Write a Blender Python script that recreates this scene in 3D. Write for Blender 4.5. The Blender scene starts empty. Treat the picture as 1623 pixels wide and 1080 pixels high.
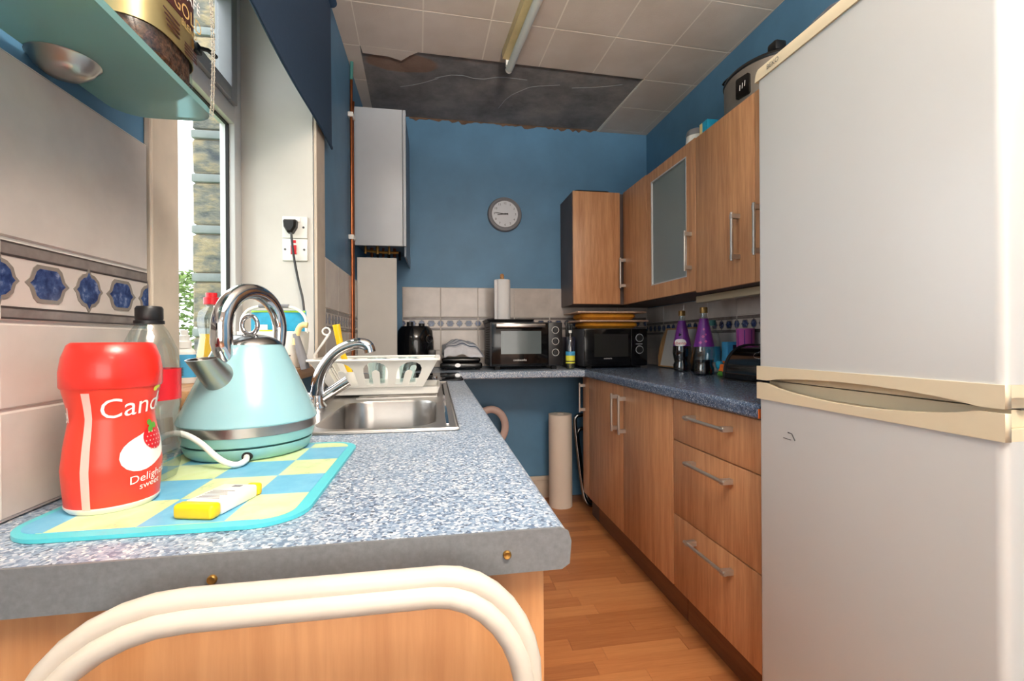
import bpy, bmesh, math, random
from mathutils import Vector, Matrix
random.seed(7)
S = bpy.context.scene
COL = S.collection
PI = math.pi

# ------------------------------------------------------------------ camera
def cam_axes(y, p, r):
    cy, sy = math.cos(y), math.sin(y)
    f = Vector((sy, cy, 0)); rt = Vector((cy, -sy, 0)); u = Vector((0, 0, 1))
    f2 = f*math.cos(p)+u*math.sin(p); u2 = u*math.cos(p)-f*math.sin(p)
    return rt*math.cos(r)+u2*math.sin(r), u2*math.cos(r)-rt*math.sin(r), f2
cr, cu_, cf = cam_axes(math.radians(9.4), math.radians(-0.06), math.radians(-0.35))
cd = bpy.data.cameras.new('camera'); cam = bpy.data.objects.new('camera', cd); COL.objects.link(cam)
cd.sensor_width = 36; cd.lens = 36*722/1623; cd.clip_start = 0.02
cam.matrix_world = Matrix(((cr.x, cu_.x, -cf.x, 0), (cr.y, cu_.y, -cf.y, 0), (cr.z, cu_.z, -cf.z, 1.096), (0, 0, 0, 1)))
S.camera = cam

# ------------------------------------------------------------------ world, lights, exposure
W = bpy.data.worlds.new('sky'); S.world = W; W.use_nodes = True
bg = W.node_tree.nodes['Background']; bg.inputs[0].default_value = (0.93, 0.97, 1, 1); bg.inputs[1].default_value = 2.5
def area(name, loc, rot, sx, sy, e, col=(1, 1, 1)):
    l = bpy.data.lights.new(name, 'AREA'); l.shape = 'RECTANGLE'; l.size = sx; l.size_y = sy; l.energy = e; l.color = col
    o = bpy.data.objects.new(name, l); COL.objects.link(o); o.location = loc; o.rotation_euler = rot; return o
area('added_overhead_fill', (0.5, -0.25, 2.50), (0, 0, 0), 0.6, 0.6, 12, (1, 0.93, 0.84))  # added overhead fill, brightens worktops and floor
area('added_rear_fill', (0.4, -4.28, 1.45), (PI/2, 0, 0), 3.6, 2.1, 62, (1, 0.96, 0.90))  # added fill evening out the deep room; no window stands here
area('added_upward_fill', (0.35, -0.80, 1.80), (math.radians(148), 0, 0), 0.34, 0.34, 64, (1, 0.92, 0.83)).data.spread = math.radians(105)  # added upward fill to brighten the ceiling, like a bounced flash
S.view_settings.view_transform = 'Standard'; S.view_settings.look = 'None'
S.view_settings.gamma = 1; S.view_settings.exposure = 0.9; S.view_settings.use_curve_mapping = False

# ------------------------------------------------------------------ materials
def lin(c):
    return tuple((x/255/12.92 if x/255 <= .04045 else ((x/255+.055)/1.055)**2.4) for x in c)+(1,)
MATS = {}
def new(name):
    m = bpy.data.materials.new(name); m.use_nodes = True; MATS[name] = m
    return m, m.node_tree, m.node_tree.nodes['Principled BSDF']
def coords(nt, scale=(1, 1, 1), kind='Object', rot=(0, 0, 0)):
    tc = nt.nodes.new('ShaderNodeTexCoord'); mp = nt.nodes.new('ShaderNodeMapping')
    mp.inputs['Scale'].default_value = scale; mp.inputs['Rotation'].default_value = rot
    nt.links.new(tc.outputs[kind], mp.inputs[0]); return mp.outputs[0]
def noise(nt, vec, scale, detail=4, rough=.55):
    n = nt.nodes.new('ShaderNodeTexNoise'); n.inputs['Scale'].default_value = scale
    n.inputs['Detail'].default_value = detail; n.inputs['Roughness'].default_value = rough
    if vec: nt.links.new(vec, n.inputs['Vector'])
    return n.outputs[0]
def ramp(nt, fac, stops, interp='LINEAR'):
    r = nt.nodes.new('ShaderNodeValToRGB'); r.color_ramp.interpolation = interp
    el = r.color_ramp.elements
    while len(el) < len(stops): el.new(0.5)
    for e, (p, c) in zip(el, stops): e.position = p; e.color = c
    nt.links.new(fac, r.inputs[0]); return r.outputs[0]
def mixc(nt, fac, a, b, mode='MIX'):
    m = nt.nodes.new('ShaderNodeMix'); m.data_type = 'RGBA'; m.blend_type = mode
    for sock, v in ((m.inputs[0], fac), (m.inputs[6], a), (m.inputs[7], b)):
        if hasattr(v, 'links') or hasattr(v, 'is_linked'): nt.links.new(v, sock)
        else: sock.default_value = v
    return m.outputs[2]
def bump(nt, b, h, strength=.2, dist=.002):
    n = nt.nodes.new('ShaderNodeBump'); n.inputs['Strength'].default_value = strength; n.inputs['Distance'].default_value = dist
    nt.links.new(h, n.inputs['Height']); nt.links.new(n.outputs[0], b.inputs['Normal'])
def flat(name, rgb, rough=.5, metal=0, var=0, vs=8, bmp=0, bs=60, coat=0, spec=None):
    m, nt, b = new(name); c = lin(rgb)
    b.inputs['Roughness'].default_value = rough; b.inputs['Metallic'].default_value = metal
    if coat: b.inputs['Coat Weight'].default_value = coat
    if spec is not None: b.inputs['Specular IOR Level'].default_value = spec
    v = coords(nt)
    if var:
        d = tuple(max(0, x*(1-var)) for x in c[:3])+(1,); l = tuple(min(1, x*(1+var)) for x in c[:3])+(1,)
        nt.links.new(ramp(nt, noise(nt, v, vs), [(.3, d), (.7, l)]), b.inputs['Base Color'])
    else: b.inputs['Base Color'].default_value = c
    if bmp: bump(nt, b, noise(nt, v, bs, 3), bmp)
    return m
def wood(name, c1, c2, axis='z', rough=.42, rnd=0, scale=1):
    m, nt, b = new(name)
    s = {'z': (14, 14, .9), 'x': (.9, 14, 14), 'y': (14, .9, 14)}[axis]
    v = coords(nt, tuple(q*scale for q in s))
    n1 = noise(nt, v, 3.2, 6, .62); n2 = noise(nt, v, 14, 3, .5)
    c = ramp(nt, n1, [(.32, lin(c1)), (.68, lin(c2))])
    c = mixc(nt, .22, c, ramp(nt, n2, [(.4, lin(c1)), (.6, lin(c2))]))
    if rnd:
        oi = nt.nodes.new('ShaderNodeObjectInfo')
        c = mixc(nt, rnd, c, ramp(nt, oi.outputs['Random'], [(0, lin((150, 90, 52))), (.5, lin((186, 120, 72))), (1, lin((208, 146, 92)))]))
    nt.links.new(c, b.inputs['Base Color']); b.inputs['Roughness'].default_value = rough
    return m
M = MATS
flat('blue_paint', (88, 134, 168), .5, var=.10, vs=5, bmp=.15, bs=120)
flat('white_paint', (208, 204, 197), .5, var=.04, vs=6)
flat('cream_trim', (205, 190, 172), .5, var=.08, vs=14)
flat('tile_glaze', (196, 186, 178), .16, var=.10, vs=11, bmp=.10, bs=9)
flat('grout', (205, 198, 190), .8)
flat('border_grey', (122, 114, 110), .25, var=.2, vs=40)
flat('motif_edge', (128, 120, 112), .25, var=.1, vs=60)
flat('dark_line', (62, 54, 52), .4)
m, nt, b = new('motif_blue')
nt.links.new(ramp(nt, noise(nt, coords(nt), 90, 5, .6), [(.35, lin((30, 46, 88))), (.55, lin((56, 78, 122))), (.72, lin((138, 150, 176)))]), b.inputs['Base Color']); b.inputs['Roughness'].default_value = .18
m, nt, b = new('ceiling_tile')
v = coords(nt, kind='Object'); nt.links.new(ramp(nt, noise(nt, v, 2.5, 4), [(.35, lin((196, 184, 172))), (.65, lin((212, 202, 192)))]), b.inputs['Base Color'])
b.inputs['Roughness'].default_value = .85; bump(nt, b, noise(nt, coords(nt, (60, 160, 60)), 2.2, 3), .5, .002)
flat('tile_joint', (228, 220, 208), .8)
m, nt, b = new('bare_plaster')
v = coords(nt); n = noise(nt, v, 3.2, 9, .68); n2 = noise(nt, v, 1.7, 4, .5)
base = ramp(nt, n, [(.3, lin((92, 90, 92))), (.5, lin((128, 126, 126))), (.72, lin((164, 158, 152)))])
geo = nt.nodes.new('ShaderNodeTexCoord'); sp = nt.nodes.new('ShaderNodeSeparateXYZ'); nt.links.new(geo.outputs['Object'], sp.inputs[0])
# brown glue stain at the torn corner of the patch (a stain with its own outline)
def vdist(c, sx, sy):
    mp = nt.nodes.new('ShaderNodeMapping'); mp.inputs['Location'].default_value = (-c[0]*sx, -c[1]*sy, 0); mp.inputs['Scale'].default_value = (sx, sy, 0)
    nt.links.new(geo.outputs['Object'], mp.inputs[0]); ln = nt.nodes.new('ShaderNodeVectorMath'); ln.operation = 'LENGTH'; nt.links.new(mp.outputs[0], ln.inputs[0])
    ad = nt.nodes.new('ShaderNodeMath'); ad.operation = 'MULTIPLY_ADD'; ad.inputs[1].default_value = .9; nt.links.new(n2, ad.inputs[0]); nt.links.new(ln.outputs['Value'], ad.inputs[2]); return ad.outputs[0]
stain = ramp(nt, vdist((-.62, 1.36), 2.7, 5.2), [(.95, (1, 1, 1, 1)), (1.5, (0, 0, 0, 1))])
c = mixc(nt, stain, base, ramp(nt, n, [(.3, lin((112, 86, 74))), (.7, lin((158, 134, 118)))]))
nt.links.new(c, b.inputs['Base Color']); b.inputs['Roughness'].default_value = .9; bump(nt, b, n, .5, .004)
wood('oak', (174, 120, 80), (212, 160, 116))
wood('oak_dark', (120, 78, 50), (152, 104, 70))
wood('oak_y', (160, 108, 72), (198, 146, 104), 'y')
wood('plinth_wood', (112, 72, 46), (140, 94, 62), 'y')
wood('plank', (176, 106, 60), (214, 148, 94), 'x', .35, .55)
wood('end_wood', (178, 120, 74), (206, 150, 100), scale=.7)
wood('sill_wood', (150, 104, 66), (196, 150, 104), 'y')
wood('board_wood', (176, 124, 76), (204, 156, 104))
flat('carcass_side', (92, 76, 72), .5, var=.12, vs=9)
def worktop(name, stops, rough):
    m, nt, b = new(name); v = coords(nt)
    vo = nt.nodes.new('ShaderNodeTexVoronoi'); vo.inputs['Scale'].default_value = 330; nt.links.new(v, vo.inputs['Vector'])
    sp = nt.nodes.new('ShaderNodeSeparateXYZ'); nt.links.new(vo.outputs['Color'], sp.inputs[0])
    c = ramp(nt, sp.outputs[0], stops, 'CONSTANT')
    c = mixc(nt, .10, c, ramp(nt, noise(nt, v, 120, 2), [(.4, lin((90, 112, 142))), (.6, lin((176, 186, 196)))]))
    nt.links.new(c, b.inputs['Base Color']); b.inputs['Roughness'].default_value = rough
worktop('speckle', [(0, lin((92, 112, 138))), (.22, lin((130, 150, 174))), (.5, lin((160, 174, 190))), (.72, lin((190, 198, 206))), (.87, lin((226, 226, 224))), (.95, lin((64, 76, 96)))], .35)
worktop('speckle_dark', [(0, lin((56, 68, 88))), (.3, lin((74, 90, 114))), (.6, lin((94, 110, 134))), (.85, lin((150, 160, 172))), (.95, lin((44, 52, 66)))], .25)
flat('edge_strip', (112, 114, 116), .5, var=.12, vs=200)
flat('fridge_white', (196, 195, 192), .3, var=.015, vs=3)
flat('fridge_cream', (214, 198, 168), .4, var=.03, vs=8)
flat('dark_gap', (60, 56, 52), .7)
flat('steel', (176, 172, 168), .28, 1, var=.05, vs=20)
flat('brushed', (196, 190, 182), .4, .85)
flat('alu', (214, 216, 216), .4, .3)
flat('cooker_steel', (150, 140, 130), .5, .5, var=.1, vs=15)
flat('chrome', (214, 214, 216), .08, 1)
flat('chrome_dull', (150, 150, 150), .2, 1)
flat('copper', (176, 104, 66), .3, 1, var=.25, vs=18)
flat('verdigris', (70, 128, 122), .6)
flat('boiler_white', (196, 202, 208), .35, var=.02)
flat('boiler_grey', (120, 134, 150), .4)
flat('board_white', (206, 202, 196), .6, var=.03)
flat('black_gloss', (14, 14, 16), .1)
flat('black_plastic', (22, 22, 24), .4)
flat('black_matte', (30, 28, 28), .7)
flat('oven_glass', (96, 106, 108), .08, var=.06, vs=4)
flat('mw_glass', (40, 40, 38), .12)
flat('hob_glass', (34, 36, 40), .05)
flat('dark_grey', (74, 74, 78), .5)
flat('mid_grey', (128, 128, 132), .45)
flat('white_plastic', (238, 236, 230), .32)
flat('white_rack', (240, 238, 230), .4)
flat('chair_white', (204, 194, 180), .35, var=.03, vs=20)
flat('clock_face', (208, 212, 218), .35)
flat('blind_blue', (38, 64, 92), .8, var=.06, vs=80)
flat('kettle_blue', (148, 192, 200), .18, coat=.4)
flat('kettle_base', (140, 190, 190), .35)
flat('red_plastic', (232, 44, 34), .3, coat=.2)
flat('red_label', (236, 62, 44), .3)
flat('red', (212, 28, 40), .35)
flat('print_white', (246, 242, 238), .4)
flat('print_pink', (232, 188, 178), .4)
flat('green', (86, 150, 50), .45)
flat('yellow_green', (226, 222, 70), .45)
flat('lime', (168, 216, 60), .45)
flat('yellow', (250, 200, 22), .35)
flat('yellow_cloth', (208, 138, 26), .85, var=.15, vs=30)
flat('lap_tray', (196, 160, 134), .5)
flat('navy', (26, 30, 56), .45)
flat('cyan_print', (32, 158, 196), .4, var=.15, vs=40)
flat('sky_print', (70, 160, 206), .4, var=.1, vs=30)
flat('orange', (240, 116, 36), .4)
flat('purple', (116, 44, 142), .35, var=.1, vs=30)
flat('pink', (206, 92, 170), .4)
flat('dark_drink', (22, 10, 18), .12)
flat('gold_cap', (158, 122, 70), .35, .6)
flat('cloth', (214, 216, 222), .9, var=.06, vs=40, bmp=.4, bs=200)
flat('cloth_stripe', (62, 84, 118), .9)
flat('paper', (226, 226, 226), .85, bmp=.3, bs=160)
flat('paper_warm', (226, 212, 196), .8)
flat('pinkish', (206, 180, 170), .5)
flat('cream_plastic', (236, 214, 150), .4)
flat('gold', (184, 166, 116), .3, .75, var=.12, vs=10)
flat('gold_text', (236, 200, 130), .3, .3)
flat('maroon', (70, 30, 28), .4)
flat('tube_glass', (206, 212, 208), .25)
flat('batten', (206, 188, 140), .5, var=.15, vs=12)
flat('turquoise', (82, 196, 208), .35)
flat('paint_peel', (168, 176, 180), .8)
flat('torn_edge', (104, 82, 66), .9, var=.5, vs=14)
flat('led_strip', (196, 180, 148), .4)
flat('upvc', (214, 214, 214), .35)
flat('upvc_grey', (138, 140, 144), .4)
flat('brass', (160, 120, 60), .4, .8)
flat('grass', (110, 140, 70), .9, var=.3, vs=4)
flat('leaf', (96, 122, 50), .7, var=.35, vs=6)
flat('sandstone_band', (140, 144, 140), .9, var=.1, vs=30)
flat('mortar', (140, 126, 102), .95, var=.1, vs=30, bmp=.6, bs=40)
m, nt, b = new('sandstone')
v = coords(nt, (1, 1, 2.2)); n = noise(nt, v, 11, 8, .65)
nt.links.new(ramp(nt, n, [(.3, lin((76, 82, 88))), (.46, lin((130, 126, 114))), (.6, lin((176, 156, 122))), (.8, lin((186, 170, 142)))]), b.inputs['Base Color']); b.inputs['Roughness'].default_value = .95; bump(nt, b, n, 1, .02)
m, nt, b = new('coffee'); n = noise(nt, coords(nt), 160, 3, .6)
nt.links.new(ramp(nt, n, [(.35, lin((52, 26, 16))), (.65, lin((132, 84, 60)))]), b.inputs['Base Color']); b.inputs['Roughness'].default_value = .6; bump(nt, b, n, 1, .004)
m, nt, b = new('mat_print')
v = coords(nt); ck = nt.nodes.new('ShaderNodeTexChecker'); ck.inputs['Scale'].default_value = 12.6
mp = nt.nodes.new('ShaderNodeMapping'); mp.inputs['Location'].default_value = (.02, .013, .5); tc = nt.nodes.new('ShaderNodeTexCoord'); nt.links.new(tc.outputs['Object'], mp.inputs[0]); nt.links.new(mp.outputs[0], ck.inputs[0])
n = noise(nt, v, 26, 6, .7)
c = mixc(nt, ck.outputs['Fac'], ramp(nt, n, [(.3, lin((84, 168, 210))), (.7, lin((126, 192, 220)))]), ramp(nt, n, [(.3, lin((150, 176, 140))), (.42, lin((204, 222, 160))), (.75, lin((216, 232, 196)))]))
nt.links.new(c, b.inputs['Base Color']); b.inputs['Roughness'].default_value = .35
def clear(name, col, a, rough=.05, opac=.12):
    m, nt, b = new(name); out = nt.nodes['Material Output']
    tr = nt.nodes.new('ShaderNodeBsdfTransparent'); tr.inputs[0].default_value = col
    gl = nt.nodes.new('ShaderNodeBsdfGlossy'); gl.inputs['Roughness'].default_value = rough
    mx = nt.nodes.new('ShaderNodeMixShader'); mx.inputs[0].default_value = opac
    nt.links.new(tr.outputs[0], mx.inputs[1]); nt.links.new(gl.outputs[0], mx.inputs[2]); nt.links.new(mx.outputs[0], out.inputs[0])
clear('pane', (.97, .98, .98, 1), 0, .0, .04)
clear('clear_plastic', (.86, .89, .88, 1), 0, .06, .14)
clear('clear_glass', (.84, .9, .9, 1), 0, .03, .12)
clear('yellow_liquid', (.95, .86, .25, 1), 0, .05, .1)
clear('bag_plastic', (.8, .8, .86, 1), 0, .2, .3)
m, nt, b = new('shelf_glass')
b.inputs['Base Color'].default_value = lin((150, 196, 194)); b.inputs['Roughness'].default_value = .12
b.inputs['Transmission Weight'].default_value = .45; b.inputs['IOR'].default_value = 1.2
m, nt, b = new('frosted')
b.inputs['Base Color'].default_value = lin((164, 174, 174)); b.inputs['Roughness'].default_value = .32; b.inputs['Transmission Weight'].default_value = .45; b.inputs['IOR'].default_value = 1.15

# ------------------------------------------------------------------ mesh helpers
class MB:
    def __init__(s): s.bm = bmesh.new(); s.mi = 0
    def _merge(s, b2, mat=None):
        for f in b2.faces: f.material_index = s.mi
        if mat is not None: b2.transform(mat)
        me = bpy.data.meshes.new('t'); b2.to_mesh(me); b2.free(); s.bm.from_mesh(me); bpy.data.meshes.remove(me); return s
    def m(s, i): s.mi = i; return s
    def box(s, x0, x1, y0, y1, z0, z1, bev=0, seg=2, mat=None):
        b = bmesh.new(); bmesh.ops.create_cube(b, size=1)
        b.transform(Matrix.Translation(((x0+x1)/2, (y0+y1)/2, (z0+z1)/2)) @ Matrix.Diagonal((x1-x0, y1-y0, z1-z0, 1)))
        if bev: bmesh.ops.bevel(b, geom=b.edges[:], offset=bev, segments=seg, profile=.5, affect='EDGES', clamp_overlap=True)
        return s._merge(b, mat)
    def lathe(s, prof, c=(0, 0, 0), seg=32, mat=None, sx=1, sy=1):
        b = bmesh.new(); rings = []
        for r, z in prof:
            if r < 1e-6: rings.append([b.verts.new((c[0], c[1], c[2]+z))])
            else: rings.append([b.verts.new((c[0]+sx*r*math.cos(2*PI*i/seg), c[1]+sy*r*math.sin(2*PI*i/seg), c[2]+z)) for i in range(seg)])
        for a, d in zip(rings, rings[1:]):
            for i in range(seg):
                j = (i+1) % seg
                if len(a) == 1 and len(d) == 1: continue
                if len(a) == 1: b.faces.new((a[0], d[j], d[i]))
                elif len(d) == 1: b.faces.new((a[i], a[j], d[0]))
                else: b.faces.new((a[i], a[j], d[j], d[i]))
        for k, flip in ((0, True), (-1, False)):
            if len(rings[k]) > 1:
                f = b.faces.new(rings[k])
        bmesh.ops.recalc_face_normals(b, faces=b.faces[:])
        return s._merge(b, mat)
    def cyl(s, p0, p1, r, seg=16, r2=None):
        p0 = Vector(p0); p1 = Vector(p1); d = p1-p0; q = d.to_track_quat('Z', 'Y').to_matrix().to_4x4()
        return s.lathe([(r, 0), (r if r2 is None else r2, d.length)], seg=seg, mat=Matrix.Translation(p0) @ q)
    def tube(s, pts, r, seg=10, closed=False, smooth=0, flat=1, up=None):
        pts = [Vector(p) for p in pts]
        rs = list(r) if isinstance(r, (list, tuple)) else [r]*len(pts)
        for _ in range(smooth):      # chaikin
            np_, nr = [], []
            n = len(pts)
            if not closed: np_.append(pts[0]); nr.append(rs[0])
            for i in range(n if closed else n-1):
                a, d = pts[i], pts[(i+1) % n]; ra, rd = rs[i], rs[(i+1) % n]
                np_ += [a*.75+d*.25, a*.25+d*.75]; nr += [ra*.75+rd*.25, ra*.25+rd*.75]
            if not closed: np_.append(pts[-1]); nr.append(rs[-1])
            pts, rs = np_, nr
        b = bmesh.new(); rings = []; n = len(pts); prev = None
        for i, p in enumerate(pts):
            if closed: t = pts[(i+1) % n]-pts[i-1]
            else: t = pts[min(i+1, n-1)]-pts[max(i-1, 0)]
            t.normalize()
            if up is not None: a = Vector(up)
            elif prev is None: a = Vector((0, 0, 1)) if abs(t.z) < .9 else Vector((1, 0, 0))
            else: a = prev
            a = (a-t*a.dot(t)).normalized(); prev = a; e = t.cross(a)
            rings.append([b.verts.new(p+(a*math.cos(2*PI*k/seg)+e*math.sin(2*PI*k/seg)*flat)*rs[i]) for k in range(seg)])
        for i in range(n if closed else n-1):
            A, D = rings[i], rings[(i+1) % n]
            for k in range(seg): b.faces.new((A[k], A[(k+1) % seg], D[(k+1) % seg], D[k]))
        if not closed: b.faces.new(rings[0]); b.faces.new(rings[-1])
        bmesh.ops.recalc_face_normals(b, faces=b.faces[:])
        return s._merge(b)
    def prism(s, poly, z0, z1, mat=None, bev=0):
        b = bmesh.new(); f = b.faces.new([b.verts.new((x, y, z0)) for x, y in poly])
        r = bmesh.ops.extrude_face_region(b, geom=[f]); bmesh.ops.translate(b, vec=(0, 0, z1-z0), verts=[g for g in r['geom'] if isinstance(g, bmesh.types.BMVert)])
        bmesh.ops.recalc_face_normals(b, faces=b.faces[:])
        return s._merge(b, mat)
    def loft(s, loops, cap0=True, cap1=True):
        b = bmesh.new(); R = [[b.verts.new(p) for p in L] for L in loops]; n = len(R[0])
        for A, D in zip(R, R[1:]):
            for k in range(n): b.faces.new((A[k], A[(k+1) % n], D[(k+1) % n], D[k]))
        if cap0: b.faces.new(R[0])
        if cap1: b.faces.new(R[-1])
        bmesh.ops.recalc_face_normals(b, faces=b.faces[:])
        return s._merge(b)
    def grid(s, fn, nu, nv):
        b = bmesh.new(); R = [[b.verts.new(fn(i/nu, j/nv)) for j in range(nv+1)] for i in range(nu+1)]
        for i in range(nu):
            for j in range(nv): b.faces.new((R[i][j], R[i+1][j], R[i+1][j+1], R[i][j+1]))
        return s._merge(b)
    def plate(s, outlines, th, fn=None, mat=None):
        """filled 2-D outlines (first outer, rest holes) extruded by th; fn maps (x, y, z) -> point"""
        cu = bpy.data.curves.new('p', 'CURVE'); cu.dimensions = '2D'; cu.fill_mode = 'BOTH'; cu.extrude = th/2
        for o in outlines:
            sp = cu.splines.new('POLY'); sp.points.add(len(o)-1); sp.use_cyclic_u = True
            for q, (x, y) in zip(sp.points, o): q.co = (x, y, 0, 1)
        ob = bpy.data.objects.new('p', cu); COL.objects.link(ob)
        bpy.context.view_layer.update()
        me = bpy.data.meshes.new_from_object(ob.evaluated_get(bpy.context.evaluated_depsgraph_get()))
        b = bmesh.new(); b.from_mesh(me); bmesh.ops.remove_doubles(b, verts=b.verts[:], dist=1e-6)
        bpy.data.meshes.remove(me); bpy.data.objects.remove(ob); bpy.data.curves.remove(cu)
        if fn:
            for v in b.verts: v.co = fn(v.co.x, v.co.y, v.co.z)
        return s._merge(b, mat)
    def text(s, body, size, fn, align='CENTER'):
        cu = bpy.data.curves.new('t', 'FONT'); cu.body = body; cu.size = size; cu.align_x = align; cu.align_y = 'CENTER'; cu.resolution_u = 3
        ob = bpy.data.objects.new('t', cu); COL.objects.link(ob); bpy.context.view_layer.update()
        me = bpy.data.meshes.new_from_object(ob.evaluated_get(bpy.context.evaluated_depsgraph_get()))
        b = bmesh.new(); b.from_mesh(me); bpy.data.meshes.remove(me); bpy.data.objects.remove(ob); bpy.data.curves.remove(cu)
        for v in b.verts: v.co = fn(v.co.x, v.co.y)
        return s._merge(b)
    def disc(s, fn, rad, rings=3, seg=20):
        """wrapped patch: rad(angle)->radius in (u, v); fn(u, v)->point"""
        b = bmesh.new(); c = b.verts.new(fn(0, 0)); prev = None
        for k in range(1, rings+1):
            cur = [b.verts.new(fn(rad(2*PI*i/seg)*k/rings*math.cos(2*PI*i/seg), rad(2*PI*i/seg)*k/rings*math.sin(2*PI*i/seg))) for i in range(seg)]
            for i in range(seg):
                j = (i+1) % seg
                if prev: b.faces.new((prev[i], prev[j], cur[j], cur[i]))
                else: b.faces.new((c, cur[i], cur[j]))
            prev = cur
        return s._merge(b)

WM = {}
def build(name, mb, mats, parent=None, world=True, smooth=True, kind=None, label=None):
    me = bpy.data.meshes.new(name); bm = mb.bm
    if parent is not None:
        if world: bm.transform(WM[parent.name].inverted())
        loc = None
    else:
        xs = [v.co for v in bm.verts]
        lo = Vector((min(v.x for v in xs), min(v.y for v in xs), min(v.z for v in xs))); hi = Vector((max(v.x for v in xs), max(v.y for v in xs), 0))
        loc = Vector(((lo.x+hi.x)/2, (lo.y+hi.y)/2, lo.z)); bm.transform(Matrix.Translation(-loc))
    bm.to_mesh(me); bm.free()
    for x in ([mats] if isinstance(mats, str) else mats): me.materials.append(MATS[x])
    if smooth:
        me.shade_smooth(); me.set_sharp_from_angle(angle=math.radians(38))
    o = bpy.data.objects.new(name, me); COL.objects.link(o)
    if parent is not None: o.parent = parent; WM[o.name] = WM[parent.name]
    else: o.location = loc; WM[o.name] = Matrix.Translation(loc)
    if kind: o['kind'] = kind
    if label: o['label'] = label
    return o
def tag(o, label, cat, group=None, kind=None):
    o['label'] = label; o['category'] = cat
    if group: o['group'] = group
    if kind: o['kind'] = kind
    return o
def thing(name, label, cat, loc, rz=0, group=None, kind=None):
    o = bpy.data.objects.new(name, None); COL.objects.link(o); o.location = loc; o.rotation_euler = (0, 0, rz); o.empty_display_size = .05
    WM[o.name] = Matrix.Translation(loc) @ Matrix.Rotation(rz, 4, 'Z')
    return tag(o, label, cat, group, kind)
def struct(name, mb, mats, label, cat, smooth=False): return tag(build(name, mb, mats, smooth=smooth), label, cat, kind='structure')
def inst(me_obj, name, parent, mat):
    o = bpy.data.objects.new(name, me_obj.data); COL.objects.link(o); o.parent = parent; o.matrix_local = mat; return o
def rrect(x0, x1, y0, y1, r, n=6):
    out = []
    for cx, cy, a0 in ((x1-r, y1-r, 0), (x0+r, y1-r, PI/2), (x0+r, y0+r, PI), (x1-r, y0+r, 3*PI/2)):
        out += [(cx+r*math.cos(a0+PI/2*i/n), cy+r*math.sin(a0+PI/2*i/n)) for i in range(n+1)]
    return out
def plane_fn(o, u, v, n=None):
    o, u, v = Vector(o), Vector(u), Vector(v); n = Vector(n) if n is not None else u.cross(v)
    return lambda x, y, z=0: o+u*x+v*y+n*z
XL, XR, YB, ZC = -.45, 1.51, 3.10, 2.585
Y0, YW0, YW1 = -.9, .87, 1.80        # room start, window opening

# ------------------------------------------------------------------ setting
fl = struct('floor', MB().box(XL-.3, XR+.1, Y0, YB+.1, -.06, -.004), 'plinth_wood', 'warm brown laminate floor of short staggered strips', 'floor')
pm = []
for L in (.30, .36, .42):
    o = build('plank', MB().box(-L/2+.0006, L/2-.0006, -.0318, .0318, -.004, 0), 'plank', fl, world=False, smooth=False); pm.append((L, o))
first = {L: True for L, _ in pm}
row = 0; y = .30
while y < YB-.02:
    x = XL+.42-random.random()*.3
    while x < 1.0:
        L, o = random.choice(pm)
        loc = Vector((x+L/2, y, 0))-fl.location
        if x+L > .05:
            if first[L]: o.location = loc; first[L] = False
            else: inst(o, 'plank', fl, Matrix.Translation(loc))
        x += L
    y += .064; row += 1

cl = struct('ceiling', MB().box(XL-.3, XR+.1, Y0, YB+.1, ZC, ZC+.08), 'bare_plaster', 'ceiling of off white square tiles with a bare grey plaster patch', 'ceiling')
TS = .309; ang = math.radians(2.3); gx, gy = -.05, 2.077
def gpt(i, j): return Vector((gx+TS*(i*math.cos(ang)-j*math.sin(ang)), gy+TS*(i*math.sin(ang)+j*math.cos(ang)), 0))
tile0 = None; g = .0035
def clip_poly(P, ax, lim, keep_less):
    out = []
    for a, b in zip(P, P[1:]+P[:1]):
        ia = (a[ax] <= lim) == keep_less; ib = (b[ax] <= lim) == keep_less
        if ia: out.append(a)
        if ia != ib:
            t = (lim-a[ax])/(b[ax]-a[ax]); out.append(Vector((a[0]+(b[0]-a[0])*t, a[1]+(b[1]-a[1])*t, 0)))
    return out
missing = {(i, j) for i in range(-1, 4) for j in range(1, 5)}
for i in range(-3, 7):
    for j in range(-12, 5):
        if (i, j) in missing: continue
        P = [gpt(i, j), gpt(i+1, j), gpt(i+1, j+1), gpt(i, j+1)]
        for ax, lim, kl in ((0, XL, False), (0, XR, True), (1, YB, True), (1, Y0+.1, False)): P = clip_poly(P, ax, lim, kl) if P else P
        if len(P) < 3: continue
        c = sum(P, Vector())/len(P)
        mbx = MB().prism([(c.x+(q.x-c.x)*(1-g*2/TS), c.y+(q.y-c.y)*(1-g*2/TS)) for q in P], ZC-.010, ZC-.0005)
        build('ceiling_tile', mbx, 'ceiling_tile', cl, smooth=False)
# torn remnant of tile at the patch's corner, and joint filler behind the tiles
rem = [(-.368, 2.372), (-.365, 2.43), (-.31, 2.437), (-.24, 2.442), (-.175, 2.468), (-.13, 2.42), (-.088, 2.386)]
build('ceiling_tile', MB().prism(rem, ZC-.010, ZC-.0005), 'ceiling_tile', cl, smooth=False)
jf = MB()
A = gpt(-1, 1); B = gpt(4, 1)
jf.prism([(XL, Y0+.1), (XR, Y0+.1), (XR, B.y+.001), (B.x, B.y), (A.x, A.y), (XL, A.y)], ZC-.0092, ZC-.0006)
C = gpt(4, 4.2)
jf.prism([(B.x, B.y), (XR, B.y), (XR, YB), (C.x, YB)], ZC-.0092, ZC-.0006)
D = gpt(-1, 4)
jf.prism([(XL, A.y), (A.x, A.y), (D.x, YB-.03), (XL, YB-.03)], ZC-.0092, ZC-.0006)
build('tile_joint', jf, 'tile_joint', cl, smooth=False)
ck = MB()
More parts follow.
